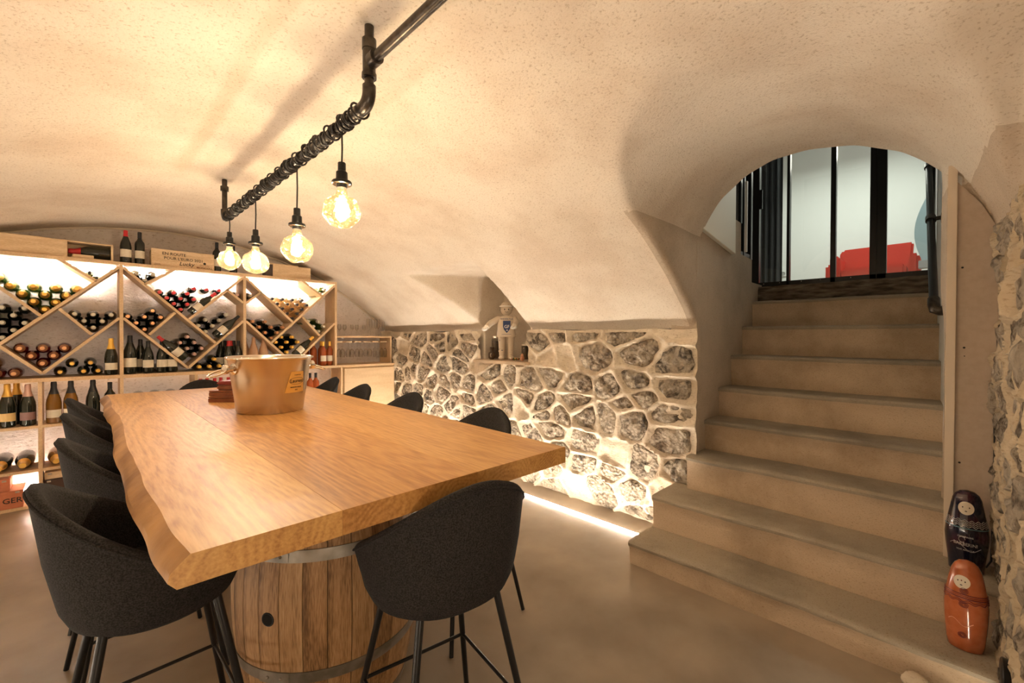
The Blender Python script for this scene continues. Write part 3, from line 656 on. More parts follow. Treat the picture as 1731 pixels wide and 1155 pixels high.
# worktop, lower shelving, cabinet, glass shelf
tag(G().box(PX[0]-.6, YF-.012, ZM-.03, 3.02, YB+.06, ZM).build('worktop', M_PLY, bevel=.002), 'long pale plywood worktop under the diagonal wine rack', 'worktop')
base = empty('shelf_unit', (.6, 5.35, 0)); BO = (.6, 5.35, 0); tag(base, 'low plywood shelving full of bottles and boxes under the worktop', 'shelf')
for (z, t) in [(.655, .022), (.30, .022), (.012, .024)]:
    rpart(G().box(PX[0]-.6, YF+.003, z-t/2, 2.275, YB, z+t/2), 'shelf_board', base, BO)
for x in (-1.18, -.69, -.22, .275, .82, 1.30, 1.78, 2.275): rpart(G().box(x-.012, YF, .0, x+.012, YB-.001, ZM-.031), 'divider', base, BO)
cab = empty('cabinet', (2.66, 5.37, 0)); CO = (2.66, 5.37, 0); tag(cab, 'pale oak cabinet with one plain door between shelving and rubble wall', 'cabinet')
rpart(G().box(2.29, YF+.01, .0, 2.985, YB+.04, ZM-.031), 'body', cab, CO)
rpart(G().box(2.303, YF-.012, .02, 2.98, YF+.008, ZM-.045), 'door', cab, CO, M_DOOR)
gs = empty('glass_shelf', (2.6, 5.4, ZM)); GO = (2.6, 5.4, ZM); tag(gs, 'small open plywood shelf holding hanging wine glasses right of the rack', 'shelf')
rpart(G().box(2.219, YF+.06, 1.385, 2.985, YB+.05, 1.407), 'top_board', gs, GO)
rpart(G().box(2.962, YF+.06, ZM, 2.985, YB+.05, 1.385), 'side_board', gs, GO)
for x in (2.27, 2.39, 2.51, 2.63, 2.75, 2.865): rpart(G().box(x-.043, YF+.06, 1.325, x+.043, YB+.03, 1.340), 'hanging_rail', gs, GO)
# ---------------------------------------------------------------- bottles
PROF = {
 'bordeaux': [(0,.004),(.030,0),(.0355,.005),(.037,.02),(.037,.188),(.034,.205),(.021,.223),(.015,.24),(.014,.262),(.0145,.296),(.0125,.30),(0,.30)],
 'burgundy': [(0,.004),(.035,0),(.0405,.006),(.042,.02),(.042,.150),(.037,.185),(.027,.215),(.0175,.245),(.0145,.265),(.0145,.296),(.0125,.30),(0,.30)],
 'champagne': [(0,.004),(.037,0),(.043,.006),(.044,.02),(.044,.150),(.040,.185),(.030,.22),(.020,.252),(.0155,.275),(.0165,.298),(.0165,.312),(.013,.318),(0,.318)],
 'mini': [(0,.002),(.024,0),(.027,.004),(.028,.01),(.028,.10),(.022,.13),(.012,.155),(.011,.185),(.012,.20),(0,.20)],
}
BM = {}
def bmesh_for(style, gm, cm, lm):
    key = (style, gm.name, cm.name if cm else '', lm.name if lm else '')
    if key in BM: return BM[key]
    pr = PROF[style]; H = pr[-1][1]; body = G().lathe(pr, 20).mesh('bottle', gm, 40)
    cap = None
    if cm:
        lo = {'bordeaux': .245, 'burgundy': .245, 'champagne': .225, 'mini': .16}[style]
        rs = [(np.interp(z, [p[1] for p in pr], [p[0] for p in pr])+.0012, z) for z in np.linspace(lo, H-.004, 6)]
        cap = G().lathe(rs+[(rs[-1][0]-.002, H+.0012), (0, H+.0015)], 16).mesh('capsule', cm, 40)
    lab = None
    if lm:
        r = pr[4][0]+.0008; z0, z1 = (.055, .125) if style != 'champagne' else (.045, .105)
        lab = G().lathe([(r, z0), (r, z1)], 14, None, -math.pi/2-1.15, -math.pi/2+1.15).mesh('label_paper', lm, 40)
    BM[key] = (body, cap, lab); return BM[key]
def bottle(style, gm, cm, lm, M_, label, group=None, name='wine_bottle'):
    body, cap, lab = bmesh_for(style, gm, cm, lm)
    o = bpy.data.objects.new(name, body); o.matrix_world = M_; lk(o); tag(o, label, 'bottle', group)
    if cap: lk(bpy.data.objects.new('capsule', cap), o)
    if lab: lk(bpy.data.objects.new('label_paper', lab), o)
    return o
LIE = Matrix.Rotation(math.pi/2, 4, 'X')
ORD = ['first', 'second', 'third', 'fourth', 'fifth', 'sixth', 'seventh']
rb = random.Random(3)
def binfill(name, s, z, r, cells, style, gm, cm, desc, yfront=5.225, lm=None, jit=1):
    H = PROF[style][-1][1]; off = TH*R2
    rows = {}
    for (i, j) in cells: rows.setdefault(i+j, []).append((i, j))
    for (i, j) in cells:
        x = s+(i-j)*r*R2; zz = z+off+r*R2+(i+j)*r*R2
        yb = yfront+H+rb.uniform(0, .02)*jit
        yb = min(yb, 5.53 if style != 'mini' else 5.45)
        row = sorted(rows[i+j], key=lambda c: c[0]-c[1]); q = row.index((i, j))
        rn = 'bottom' if i+j == min(rows) else ORD[i+j-min(rows)]
        pos = 'the only one' if len(row) == 1 else '%s from left' % ORD[q]
        bottle(style, gm, cm, lm, Matrix.Translation((x, yb, zz)) @ LIE @ Matrix.Rotation(rb.uniform(0, 6), 4, 'Z'), '%s, %s in %s row, %s' % (desc, pos, rn, name), 'bottles in the '+name)
binfill('upper left diamond bin', -.193, 1.534, .044, [(0,0),(0,1),(1,0),(0,2),(1,1),(2,0),(0,3),(1,2),(2,1),(3,0),(0,4)], 'champagne', M_GREENG, M_GOLD, 'gold-foiled champagne bottle')
binfill('leftmost bin', -.423, 1.304, .042, [(0,0),(1,0),(2,0),(1,1),(2,1),(2,2),(0,1),(0,2),(1,2),(3,1)], 'burgundy', M_DARKG, M_PALEF, 'dark bottle with pale cap')
binfill('lower left V bin', -.207, 1.09, .044, [(0,0),(0,1),(1,0),(0,2),(1,1),(2,0)], 'champagne', M_REDG, M_COPPF, 'ruby bottle with copper cap')
binfill('bin left of second post', .095, 1.395, .0405, [(0,0),(0,1),(1,0),(0,2),(1,1),(2,0)], 'burgundy', M_DARKG, M_PALEF, 'black bottle with pale cap')
binfill('small top bin left of second post', .1165, 1.843, .030, [(0,0),(0,1)], 'mini', M_GREENG, M_BLKF, 'half bottle', 5.23)
binfill('small top bin right of second post', .44, 1.838, .042, [(0,0),(0,1),(1,0)], 'burgundy', M_DARKG, M_PALEF, 'dark bottle', 5.23)
binfill('upper middle diamond bin', .757, 1.535, .037, [(0,1),(0,2),(0,3),(0,4),(1,1),(1,2),(1,3),(2,1),(2,2),(3,2),(4,1),(5,0)], 'bordeaux', M_DARKG, M_REDF, 'dark bottle with red cap')
binfill('bin right of second post', .436, 1.384, .041, [(0,0),(0,1),(0,2),(1,0),(1,1),(2,0),(2,1)], 'burgundy', M_DARKG, M_COPPF, 'black bottle with copper cap')
binfill('lower middle V bin', .757, 1.09, .040, [(1,0),(2,0),(1,1),(2,1),(1,2),(2,2)], 'burgundy', M_DARKG, M_PINKF, 'dark bottle with pink cap', 5.235)
binfill('bin left of third post', .966, 1.307, .042, [(0,1),(0,2),(1,1),(1,2),(2,1),(3,1)], 'burgundy', M_DARKG, M_PALEF, 'shiny black bottle')
binfill('upper right diamond bin', 1.722, 1.535, .037, [(0,0),(0,1),(1,0),(0,2),(1,1),(2,0),(0,3),(1,2),(2,1),(3,0),(0,4),(1,3),(2,2),(3,1)], 'bordeaux', M_ORANGEG, M_BLKF, 'golden wine bottle')
binfill('small top right bin', 2.034, 1.838, .037, [(0,0),(1,0)], 'bordeaux', M_GREENG, M_PALEF, 'green bottle with pale cap', 5.23)
binfill('bin beside the right end post', 2.014, 1.385, .041, [(0,0),(0,1),(1,0),(0,2),(1,1)], 'burgundy', M_GREENG, M_PALEF, 'green glass bottle')
binfill('bin right of third post', 1.502, 1.303, .042, [(0,0),(0,1),(1,0),(1,1),(0,2),(2,0),(1,2),(0,3)], 'burgundy', M_DARKG, M_COPPF, 'dark bottle with copper cap')
binfill('lower right V bin', 1.722, 1.09, .040, [(0,1),(0,2),(0,3),(1,1),(1,2),(1,3),(2,2),(2,1)], 'burgundy', M_DARKG, M_ORFOIL, 'dark bottle with yellow cap')
bottle('burgundy', M_DARKG, M_PINKF, None, Matrix.Translation((1.18, 5.53, 1.83)) @ LIE, 'single dark bottle left of third post, below the long slat')
bottle('burgundy', M_DARKG, M_PALEF, None, Matrix.Translation((1.297, 5.53, 1.83)) @ LIE, 'single dark bottle right of third post, below the short slat')
# bottles lying along a slat, label outwards
def along(x, z, ang, style, cm, label, y=5.235, lm=M_LABEL, gm=None):
    m = Matrix.Translation((x, y, z)) @ Matrix.Rotation(ang, 4, 'Y')
    bottle(style, gm or M_DARKG, cm, lm, m, label)
q = math.pi/4
def slatbase(apx, apz, side, r, d0):   # base of a bottle lying on an arm: side +1 right arm, -1 left arm
    ux = side/R2; off = TH+r
    return apx+ux*d0-side*off/R2, apz+d0/R2+off/R2
x, z = slatbase(.757, 1.535, 1, .037, .075); along(x, z, q, 'bordeaux', M_REDF, 'cream-labelled bottle with red cap lying along the right slat, middle diamond bin')
x, z = slatbase(.757, 1.09, -1, .042, .075); along(x, z, -q, 'burgundy', M_REDF, 'cream-labelled bottle lying along the left slat of the lower middle V bin')
x, z = slatbase(.966, 1.307, 1, .042, .075); along(x, z, q, 'burgundy', M_BLKF, 'cream-labelled black bottle lying along the slat left of third post')
x, z = slatbase(1.722, 1.09, 1, .042, .075); along(x, z, q, 'burgundy', M_ORFOIL, 'cream-labelled yellow-capped bottle lying along the slat above the steel bucket')
# standing and lying on the worktop
def stand(x, y, z, style, gm, cm, lm, label, group=None, rz=None, sc=1.0, name='wine_bottle'):
    a = math.atan2(y, x)-math.pi/2 if rz is None else rz
    return bottle(style, gm, cm, lm, Matrix.Translation((x, y, z)) @ Matrix.Rotation(a*.55, 4, 'Z') @ Matrix.Scale(sc, 4), label, group, name)
def lie(x, z, style, gm, cm, label, group=None, r=0, yb=5.53, sc=1.0):
    return bottle(style, gm, cm, None, Matrix.Translation((x, yb, z)) @ LIE @ Matrix.Scale(sc, 4), label, group)
stand(.208, 5.262, ZM, 'champagne', M_DARKG, M_ORFOIL, M_LABEL, 'champagne bottle with yellow foil standing left of second post', sc=1.02)
stand(.335, 5.262, ZM, 'burgundy', M_DARKG, M_BLKF, M_LABEL, 'tall black bottle with cream label standing just right of second post', sc=1.17)
stand(.415, 5.36, ZM, 'burgundy', M_DARKG, M_BLKF, M_LABEL, 'black bottle standing second from the second post, set back', sc=1.05)
for i, x in enumerate((.462, .562, .640)):
    stand(x, 5.258, ZM, 'burgundy', M_DARKG, M_BLKF, M_LABEL, 'white-labelled dark bottle, %s of three standing under the middle V bin' % ORD[i], 'white-labelled standing bottles')
lie(.535, ZM+.042, 'burgundy', M_DARKG, M_BLKF, 'dark bottle lying behind the white-labelled standing bottles', yb=5.54)
for i, x in enumerate((-.108, .033, .122)): lie(x, ZM+.042, 'burgundy', M_DARKG, M_GOLD, 'gold-capped bottle lying on the worktop, %s from left, left of champagne' % ORD[i], 'gold-capped bottles on the worktop')
lie(-.037, ZM+.11, 'burgundy', M_DARKG, M_GOLD, 'gold-capped bottle lying on top, left of the two upper ones')
lie(.077, ZM+.113, 'burgundy', M_DARKG, M_GOLD, 'gold-capped bottle lying on top, right of the two upper ones')
for i, (x, zz) in enumerate([(-.455, .044), (-.362, .044)]): lie(x, ZM+zz, 'champagne', M_REDG, M_COPPF, 'dark ruby bottle lying at the left picture edge, %s from left' % ORD[i], 'ruby bottles on the worktop')
lie(-.47, ZM+.125, 'champagne', M_BROWNG, M_GOLD, 'amber bottle lying on the ruby bottles at the left edge')
for i, (x, zz) in enumerate([(.853, .042), (.938, .042), (1.023, .042), (.978, .115)]): lie(x, ZM+zz, 'burgundy', M_DARKG, M_ORFOIL, ['gold-capped bottle lying on the worktop left of the red-capped group', 'gold-capped bottle lying second from left before red-capped group', 'gold-capped bottle lying directly beside the red-capped group', 'gold-capped bottle lying on top of the three before red-capped group'][i])
for i, (x, y, cm) in enumerate([(1.06, 5.40, M_BLKF), (1.108, 5.28, M_REDF), (1.115, 5.47, M_BLKF), (1.15, 5.375, M_REDF), (1.195, 5.27, M_BLKF), (1.197, 5.46, M_BLKF)]):
    stand(x, y, ZM, 'burgundy', M_DARKG, cm, M_LABEL, ['black-capped bottle standing leftmost in the group left of third post', 'red-capped bottle standing in front, left of third post', 'black-capped bottle at the rear of the group left of third post', 'red-capped bottle standing second row, left of third post', 'black-capped bottle standing in front against the third post', 'black-capped bottle at the rear against the third post'][i])
for i, (x, y) in enumerate([(1.29, 5.42), (1.345, 5.30), (1.385, 5.45), (1.445, 5.31)]):
    stand(x, y, ZM, 'bordeaux' if False else 'burgundy', M_CLEARG, M_CLEARG, None, 'peach-coloured clear bottle, %s from left behind the steel bucket' % ORD[i], 'peach-coloured bottles', sc=1.12)
for i, (x, y) in enumerate([(1.93, 5.42), (1.99, 5.33), (2.025, 5.46), (2.075, 5.26), (2.11, 5.42), (2.155, 5.27)]):
    stand(x, y, ZM, 'bordeaux', M_ROSEG, M_ORFOIL, M_LABEL if i in (3, 5) else None, 'rose wine bottle with yellow cap, %s from left beside the right end post' % ORD[i], 'rose bottles with yellow caps', sc=.96)
# lower shelving
Z1, Z2, Z3 = .667, .312, .026
stand(-.40, 5.275, Z1, 'champagne', M_DARKG, M_GOLD, M_LABELY, 'large champagne bottle with gold neck and yellow label, lower shelf', sc=1.08)
stand(-.36, 5.42, Z1, 'champagne', M_DARKG, M_GOLD, None, 'champagne bottle behind the gold-necked one on the lower shelf', sc=1.08)
stand(-.29, 5.265, Z1, 'champagne', M_DARKG, M_PINKF, M_LABELP, 'champagne bottle with silvery pink neck and plum label, lower shelf', sc=1.05)
stand(-.145, 5.27, Z1, 'champagne', M_BROWNG, M_BLKF, M_LABEL, 'amber bottle with black neck right of the first divider, lower shelf', sc=1.08)
stand(-.045, 5.27, Z1, 'champagne', M_BROWNG, M_BLKF, M_LABEL, 'amber bottle with black neck, second right of the divider', sc=1.08)
stand(.09, 5.275, Z1, 'champagne', M_DARKG, M_BLKF, None, 'plain dark bottle standing above the table corner, lower shelf', sc=1.08)
stand(.20, 5.29, Z1, 'bordeaux', M_DARKG, M_BLKF, None, 'plain dark bottle standing beside the second post, lower shelf', sc=1.05)
for i, (x, zz) in enumerate([(.355, .055), (.47, .055), (.585, .055), (.70, .055), (.41, .15), (.53, .15), (.655, .15)]):
    lie(x, Z1+zz, 'champagne', M_DARKG, M_BLKF, 'big dark bottle lying on the lower shelf behind the table, %s of seven' % ORD[i], 'big bottles lying behind the table', yb=5.52, sc=1.2)
for i, x in enumerate((.87, .93, .99, 1.05, 1.11, 1.17)): stand(x, 5.30+.03*(i % 2), Z1, 'bordeaux', M_REDG, M_REDF, M_LABEL, 'red bottle behind the far table end, %s of six' % ORD[i], 'red bottles behind the far table end')
for i, (x, y) in enumerate([(1.87, 5.36), (1.93, 5.28), (1.995, 5.28)]): stand(x, y, Z1, 'bordeaux', M_ROSEG, M_BLKF, None, 'rose bottle with black cap, %s of three right of the steel bucket' % ORD[i], 'rose bottles below the worktop')
lie(2.07, Z1+.045, 'champagne', M_REDG, M_REDF, 'ruby bottle lying beside the rose bottles below the worktop')
for i, (x, cmx) in enumerate([(-.435, 0), (-.312, 0)]): lie(x, Z2+.058, 'champagne', M_DARKG, M_GOLD, 'large dark bottle lying on the bottom-but-one shelf, %s from left' % ORD[i], 'large lying bottles', yb=5.53, sc=1.28)
lie(-.13, Z2+.058, 'champagne', M_BROWNG, M_GOLD, 'large amber bottle lying right of the divider behind the stools', yb=5.53, sc=1.28)
# crates on the bottom shelf
M_BOX = mat('copper_red_box', (.42, .12, .05, 1), .45, c2=(.50, .17, .08, 1), nscale=20)
def case(x0, x1, y0, y1, z0, z1, label, m=M_BOX, slats=True):
    o = empty('bottle_case', ((x0+x1)/2, (y0+y1)/2, z0)); tag(o, label, 'box'); a = o.location
    G().box(x0-a.x, y0-a.y, 0, x1-a.x, y1-a.y, z1-z0-.012).build('body', m, o, bevel=.002)
    G().box(x0-a.x-.001, y0-a.y-.001, z1-z0-.012, x1-a.x+.001, y1-a.y+.001, z1-z0).build('lid', m, o, bevel=.002)
    for x in (x0+.03-a.x, x1-.03-a.x): G().box(x-.012, y0-a.y-.003, z1-z0-.02, x+.012, y0-a.y, z1-z0-.006).build('clasp', M_STEEL, o)
    return o
c1 = case(-.60, -.315, 5.205, 5.45, Z3, .165, 'copper-red case with black letters on the bottom shelf')
t = text_mesh('GER', .058, M_INK); ob('writing', t, c1, Matrix.Translation((-.372+.4575-.0, -.1235, .045)) @ FRONT)
case(-.60, -.385, 5.215, 5.44, .1665, .262, 'copper-red case stacked on the lettered case')
case(-.205, -.03, 5.22, 5.46, Z3, .205, 'dark wooden case right of the divider behind the stools', mat('dark_box', (.06, .03, .02, 1), .5))
case(-.200, -.04, 5.235, 5.45, .2065, .262, 'pale wooden box on the dark case behind the stools', M_CRATE)
# ---------------------------------------------------------------- on top of the rack
ZR = ZT+.0285
cr1 = empty('wooden_crate', (-.35, 5.30, ZR)); tag(cr1, 'long pine crate with an open window at its right end, on the rack', 'crate')
def cbox(nm, x0, y0, z0, x1, y1, z1, par, m=M_CRATE): return G().box(x0, y0, z0, x1, y1, z1).build(nm, m, par, bevel=.001)
cbox('bottom_panel', -.17, -.07, 0, .575, .09, .008, cr1); cbox('top_panel', -.17, -.07, .135, .575, .09, .145, cr1); cbox('top_panel', -.17, -.055, .1455, .19, .075, .150, cr1)
cbox('back_panel', -.17, .08, .008, .575, .09, .135, cr1); cbox('front_panel', -.17, -.0705, .008, .29, -.06, .135, cr1); cbox('end_panel', .56, -.07, .008, .575, .08, .135, cr1); cbox('end_panel', -.17, -.06, .008, -.16, .08, .135, cr1)
bottle('champagne', M_DARKG, M_REDF, None, Matrix.Translation((.205, 5.305, ZR+.009+.057)) @ Matrix.Rotation(-math.pi/2, 4, 'Y') @ Matrix.Diagonal((1.28, 1.28, .82, 1)), 'big dark bottle lying inside the window of the long crate')
G().box(-.03, 5.232, ZR+.0085, .10, 5.246, ZR+.035).build('wood_wedge', M_CRATE, bevel=.003); tag(bpy.data.objects['wood_wedge'], 'small wooden wedge under the big bottle in the long crate', 'wedge')
stand(.311, 5.29, ZR, 'burgundy', M_DARKG, M_REDF, M_LABEL, 'red-capped bottle standing on the rack right of the long crate')
stand(.408, 5.29, ZR, 'bordeaux', M_DARKG, M_BLKF, M_LABEL, 'black-capped bottle standing on the rack left of the lettered crate')
cr2 = empty('wooden_crate', (.73, 5.30, ZR)); tag(cr2, 'pale pine crate panel with handwriting and a burnt stamp, on the rack', 'crate')
cbox('front_panel', -.245, -.075, 0, .245, -.062, .160, cr2); cbox('box_body', -.243, -.061, 0, .243, .09, .150, cr2)
for i, (s, x, z, sz) in enumerate([('EN ROUTE', -.075, .110, .038), ("POUR L'EURO 2021", .0, .069, .036), ('Lucky', .02, .022, .050), ('MONCOLL', .165, .008, .027), ('CHATEAU', .165, .034, .018), ('MONCOLL', -.20, .008, .010), ('GRAND VIN', -.20, .019, .007)]):
    mm = M_INK if i < 3 else mat('burnt_stamp_%d' % i, (.22, .09, .04, 1), .8)
    ob('writing', text_mesh(s, sz, mm, .0003, shear=.25 if i == 2 else 0), cr2, Matrix.Translation((x, -.0757, z)) @ FRONT)
ob('stamp_emblem', G().lathe([(0, 0), (.010, .0003), (.012, 0)], 12).mesh('stamp_emblem', M_INK), cr2, Matrix.Translation((.165, -.0757, .06)) @ FRONT)
for z in (.02, .06, .10, .14):
    for x in (-.238, .238): G().ball((x, -.0755, z), .0018, 6, 4).build('nail', M_INK, cr2)
stand(1.01, 5.29, ZR, 'bordeaux', M_DARKG, M_BLKF, M_LABEL, 'labelled bottle standing on the rack right of the lettered crate')
stand(1.165, 5.33, ZR, 'bordeaux', M_DARKG, M_BLKF, None, 'plain bottle standing on the rack behind the farthest bulb')
cr3 = empty('wooden_crate', (1.66, 5.31, ZR)); tag(cr3, 'pale box with a dark left end on the right of the rack', 'crate')
cbox('body', -.14, -.075, 0, .26, .06, .135, cr3); cbox('end_block', -.21, -.07, 0, -.141, .06, .130, cr3, mat('dark_box_end', (.07, .05, .04, 1), .6))
cbox('lid', -.24, -.06, .1355, .13, .055, .148, cr3)
# ---------------------------------------------------------------- stemware
def glass_obj(loc, flip, sc, label, group, tulip=True):
    key = 'glass_t' if tulip else 'glass_w'
    if key not in BM:
        if tulip: pr = [(0, .001), (.031, .001), (.031, .003), (.006, .006), (.0035, .02), (.0035, .085), (.010, .095), (.026, .112), (.034, .135), (.033, .165), (.026, .20), (.0255, .20), (.0325, .165), (.0332, .135), (.0255, .113), (.008, .097), (0, .096)]
        else: pr = [(0, .001), (.030, .001), (.030, .003), (.005, .006), (.0035, .02), (.0035, .08), (.008, .09), (.018, .11), (.023, .14), (.022, .18), (.018, .215), (.0175, .215), (.0213, .18), (.0222, .14), (.0175, .111), (.006, .092), (0, .091)]
        BM[key] = G().lathe(pr, 16).mesh('wine_glass', M_GLASS, 50)
    m = Matrix.Translation(loc) @ (Matrix.Rotation(math.pi, 4, 'X') if flip else Matrix.Identity(4)) @ Matrix.Scale(sc, 4)
    o = bpy.data.objects.new('wine_glass', BM[key]); o.matrix_world = m; lk(o); tag(o, label, 'glass', group)
gx = [2.33, 2.45, 2.57, 2.69, 2.81, 2.915]
for i, x in enumerate(gx):
    for j, y in enumerate((5.31, 5.41)):
        glass_obj((x, y, 1.338), True, 1.0, 'wine glass hanging upside down, %s from left in the %s row' % (ORD[i], ('front', 'rear')[j]), 'hanging wine glasses', i < 4)
for i, x in enumerate((2.30, 2.38, 2.46, 2.54, 2.62)): glass_obj((x, 5.33+.03*(i % 2), 1.408), False, .72, 'low glass standing on the glass shelf, %s from left' % ORD[i], 'glasses standing on the shelf')
for i, x in enumerate((2.68, 2.735, 2.79, 2.845, 2.90)): glass_obj((x, 5.33+.04*(i % 2), 1.408), False, 1.05 if i < 4 else .9, 'tall flute standing on the glass shelf, %s from left' % ORD[i], 'flutes standing on the shelf', False)
# ================================================================ barrels
def barrel(loc, rz, label):
    o = empty('wine_barrel', loc, rz); tag(o, label, 'barrel', 'oak barrels carrying the table')
    Hh, Rm, Rh, ns = .938, .350, .285, 28
    def rad(z): t = (z/Hh-.5)*2; return Rh+(Rm-Rh)*(1-abs(t)**2.1)
    zs = [Hh*i/14 for i in range(15)]; gap = .0007
    for k in range(ns):
        a0 = 2*math.pi*k/ns; hw = math.pi/ns*(1+.18*math.sin(k*2.7)); a = a0
        g = G(); vs = []
        bung = (k == 0)
        for z in zs:
            r = rad(z); e = gap/r
            for (rr, aa) in [(r-.004, -math.pi/ns+e), (r, -math.pi/ns+e*2.0), (r+.0004, 0), (r, math.pi/ns-e*2.0), (r-.004, math.pi/ns-e), (r-.026, math.pi/ns-e), (r-.026, -math.pi/ns+e)]:
                vs.append((rr*math.cos(aa), rr*math.sin(aa), z))
        fs = [(j*7+i, j*7+(i+1) % 7, j*7+7+(i+1) % 7, j*7+7+i) for j in range(14) for i in range(7)]+[tuple(range(6, -1, -1)), tuple(range(98, 105))]
        key = 'stave%d' % (k % 3)
        if key not in BM: BM[key] = G().add(vs, fs).mesh('stave', M_STAVE[k % 3], 40)
        ob('stave', BM[key], o, Matrix.Rotation(a, 4, 'Z'))
    for (z0, z1) in [(.008, .055), (.235, .275), (.345, .35), (.645, .685), (.885, .932)]:
        if z1-z0 < .01: continue
        pr = [(rad(z0)+.0005, z0), (rad(z0)+.0035, z0), (rad((z0+z1)/2)+.004, (z0+z1)/2), (rad(z1)+.0035, z1), (rad(z1)+.0005, z1)]
        hoop = G().lathe(pr, 56).build('hoop', M_HOOP, o, smooth=40)
        zm = (z0+z1)/2; ra = rad(zm)+.005
        lap = G().lathe([(ra-.001, z0+.001), (ra+.001, z0+.001), (ra+.001, z1-.001), (ra-.001, z1-.001)], 8, None, -.12, .20).build('hoop_lap', M_HOOP, hoop, smooth=40)
        for aa in (-.02, .12): G().ball((ra*math.cos(aa)+.001*math.cos(aa), ra*math.sin(aa), zm), .006, 8, 6).build('rivet', M_HOOP, hoop, smooth=60)
    G().lathe([(0, .90), (Rh-.026, .90), (Rh-.026, .915), (0, .915)], 28).build('barrel_head', M_STAVE[1], o)
    r = rad(.455)
    G().lathe([(0, -.002), (.019, -.002), (.024, .001), (.022, .0028), (.018, .0025)], 18, Matrix.Translation((r-.001, 0, .455)) @ Matrix.Rotation(math.pi/2, 4, 'Y')).build('bung_hole', M_BLACK, o, smooth=40)
    G().lathe([(0, .0), (.0195, .0)], 18, Matrix.Translation((r+.0016, 0, .455)) @ Matrix.Rotation(math.pi/2, 4, 'Y')).build('bung_shadow', mat('bung_dark', (.004, .003, .002, 1), 1), o)
    return o
barrel((.735, 1.775, 0), math.atan2(-1.775, -.735)-.60, 'oak wine barrel with bung hole under the near end of the table')
barrel((.735, 3.47, 0), 1.0, 'oak wine barrel under the far end of the table')
# ================================================================ table top
tt_ = empty('table', (.7, 2.45, .94)); tag(tt_, 'long oak slab table top with a live left edge resting on two barrels', 'table')
def xl(y): return .112+.008*math.sin(y*2.3+.6)+.012*noise.noise(Vector((y*1.7, 0, 4)))+.005*noise.noise(Vector((y*5, 0, 4)))
def xr(y): return 1.262+.018*(y-1)+.012*noise.noise(Vector((y*1.3, 3, 4)))
def plank(fl, fr, m, left=False, rightb=False, y0=.975, y1=4.0):
    ny = 90; vs = []; mi = []
    for j in range(ny+1):
        y = y0+(y1-y0)*j/ny
        a, b = fl(y), fr(y)
        wob = .0035*noise.noise(Vector((y*3, 7, 1))); w2 = .002*noise.noise(Vector((y*7, 7, 3)))
        if left: L_ = [(a+.022, .9995), (a+.012+w2, .992), (a-.008+wob, .972), (a-.012+wob+w2, .957), (a+.002+wob, .941)]
        else: L_ = [(a+.0007, .9995), (a+.0003, .999), (a+.0003, .97), (a+.0003, .945), (a+.0003, .941)]
        if rightb: R_ = [(b, .941), (b+.001, .957), (b, .985), (b-.001, .997), (b-.005, .9995)]
        else: R_ = [(b-.0003, .941), (b-.0003, .95), (b-.0003, .97), (b-.0003, .999), (b-.0007, .9995)]
        vs += [(x-.7, y-2.45, z-.94) for x, z in L_+R_]
    k = 10; fs = [tuple(range(k)), tuple(range(ny*k, ny*k+k))[::-1]]
    for j in range(ny):
        for i in range(k): fs.append((j*k+i, j*k+k+i, j*k+k+(i+1) % k, j*k+(i+1) % k))
    o = G().add(vs, fs).build('plank', [m, M_BARK], tt_, smooth=30)
    if left:
        for p in o.data.polygons:
            if p.normal.x < -.35 and abs(p.normal.y) < .8: p.material_index = 1
    return o
s1 = lambda y: .425+.004*math.sin(y); s2f = lambda y: .835
plank(xl, s1, M_TABLE[0], left=True); plank(s1, s2f, M_TABLE[1]); plank(s2f, xr, M_TABLE[2], rightb=True)
# ---------------------------------------------------------------- on the table
bk = empty('wine_bucket', (.735, 2.575, 1.0), 0); tag(bk, 'polished steel champagne bucket with ring handles standing on the table', 'bucket')
pr = [(0, .004), (.146, .004), (.156, .001), (.160, .008), (.165, .05), (.183, .18), (.199, .275), (.205, .282), (.209, .287), (.205, .292), (.199, .290), (.194, .275), (.178, .18), (.161, .06), (.153, .012), (0, .010)]
G().lathe(pr, 64).build('bowl', M_BRUSHED, bk, smooth=40)
G().tube([(.205*math.cos(a), .205*math.sin(a), .287) for a in np.linspace(0, 2*math.pi, 65)[:-1]], .0065, 8, closed=True).build('rim', M_STEEL, bk, smooth=60)
for sgn, a0 in ((1, math.radians(-163)), (1, math.radians(10))):
    d = Vector((math.cos(a0), math.sin(a0), 0)); r0 = .192
    mm = Matrix.Translation(d*r0+Vector((0, 0, .235))) @ d.to_track_quat('Z', 'Y').to_matrix().to_4x4()
    h = G().lathe([(.0, -.01), (.030, -.01), (.030, .004), (.016, .010), (.014, .028), (.024, .032), (.024, .048), (.018, .052), (0, .052)], 20, mm).build('handle_boss', M_STEEL, bk, smooth=40)
    t = Vector((-d.y, d.x, 0)); c = d*(r0+.04)+Vector((0, 0, .235))
    ring = []
    for a in np.linspace(0, 2*math.pi, 29)[:-1]: ring.append(c+d*(.038+.038*math.cos(a))+t*(.040*math.sin(a))+Vector((0, 0, -.016-.016*math.cos(a))))
    G().tube(ring, .005, 8, closed=True).build('ring_handle', M_STEEL, h, smooth=60)
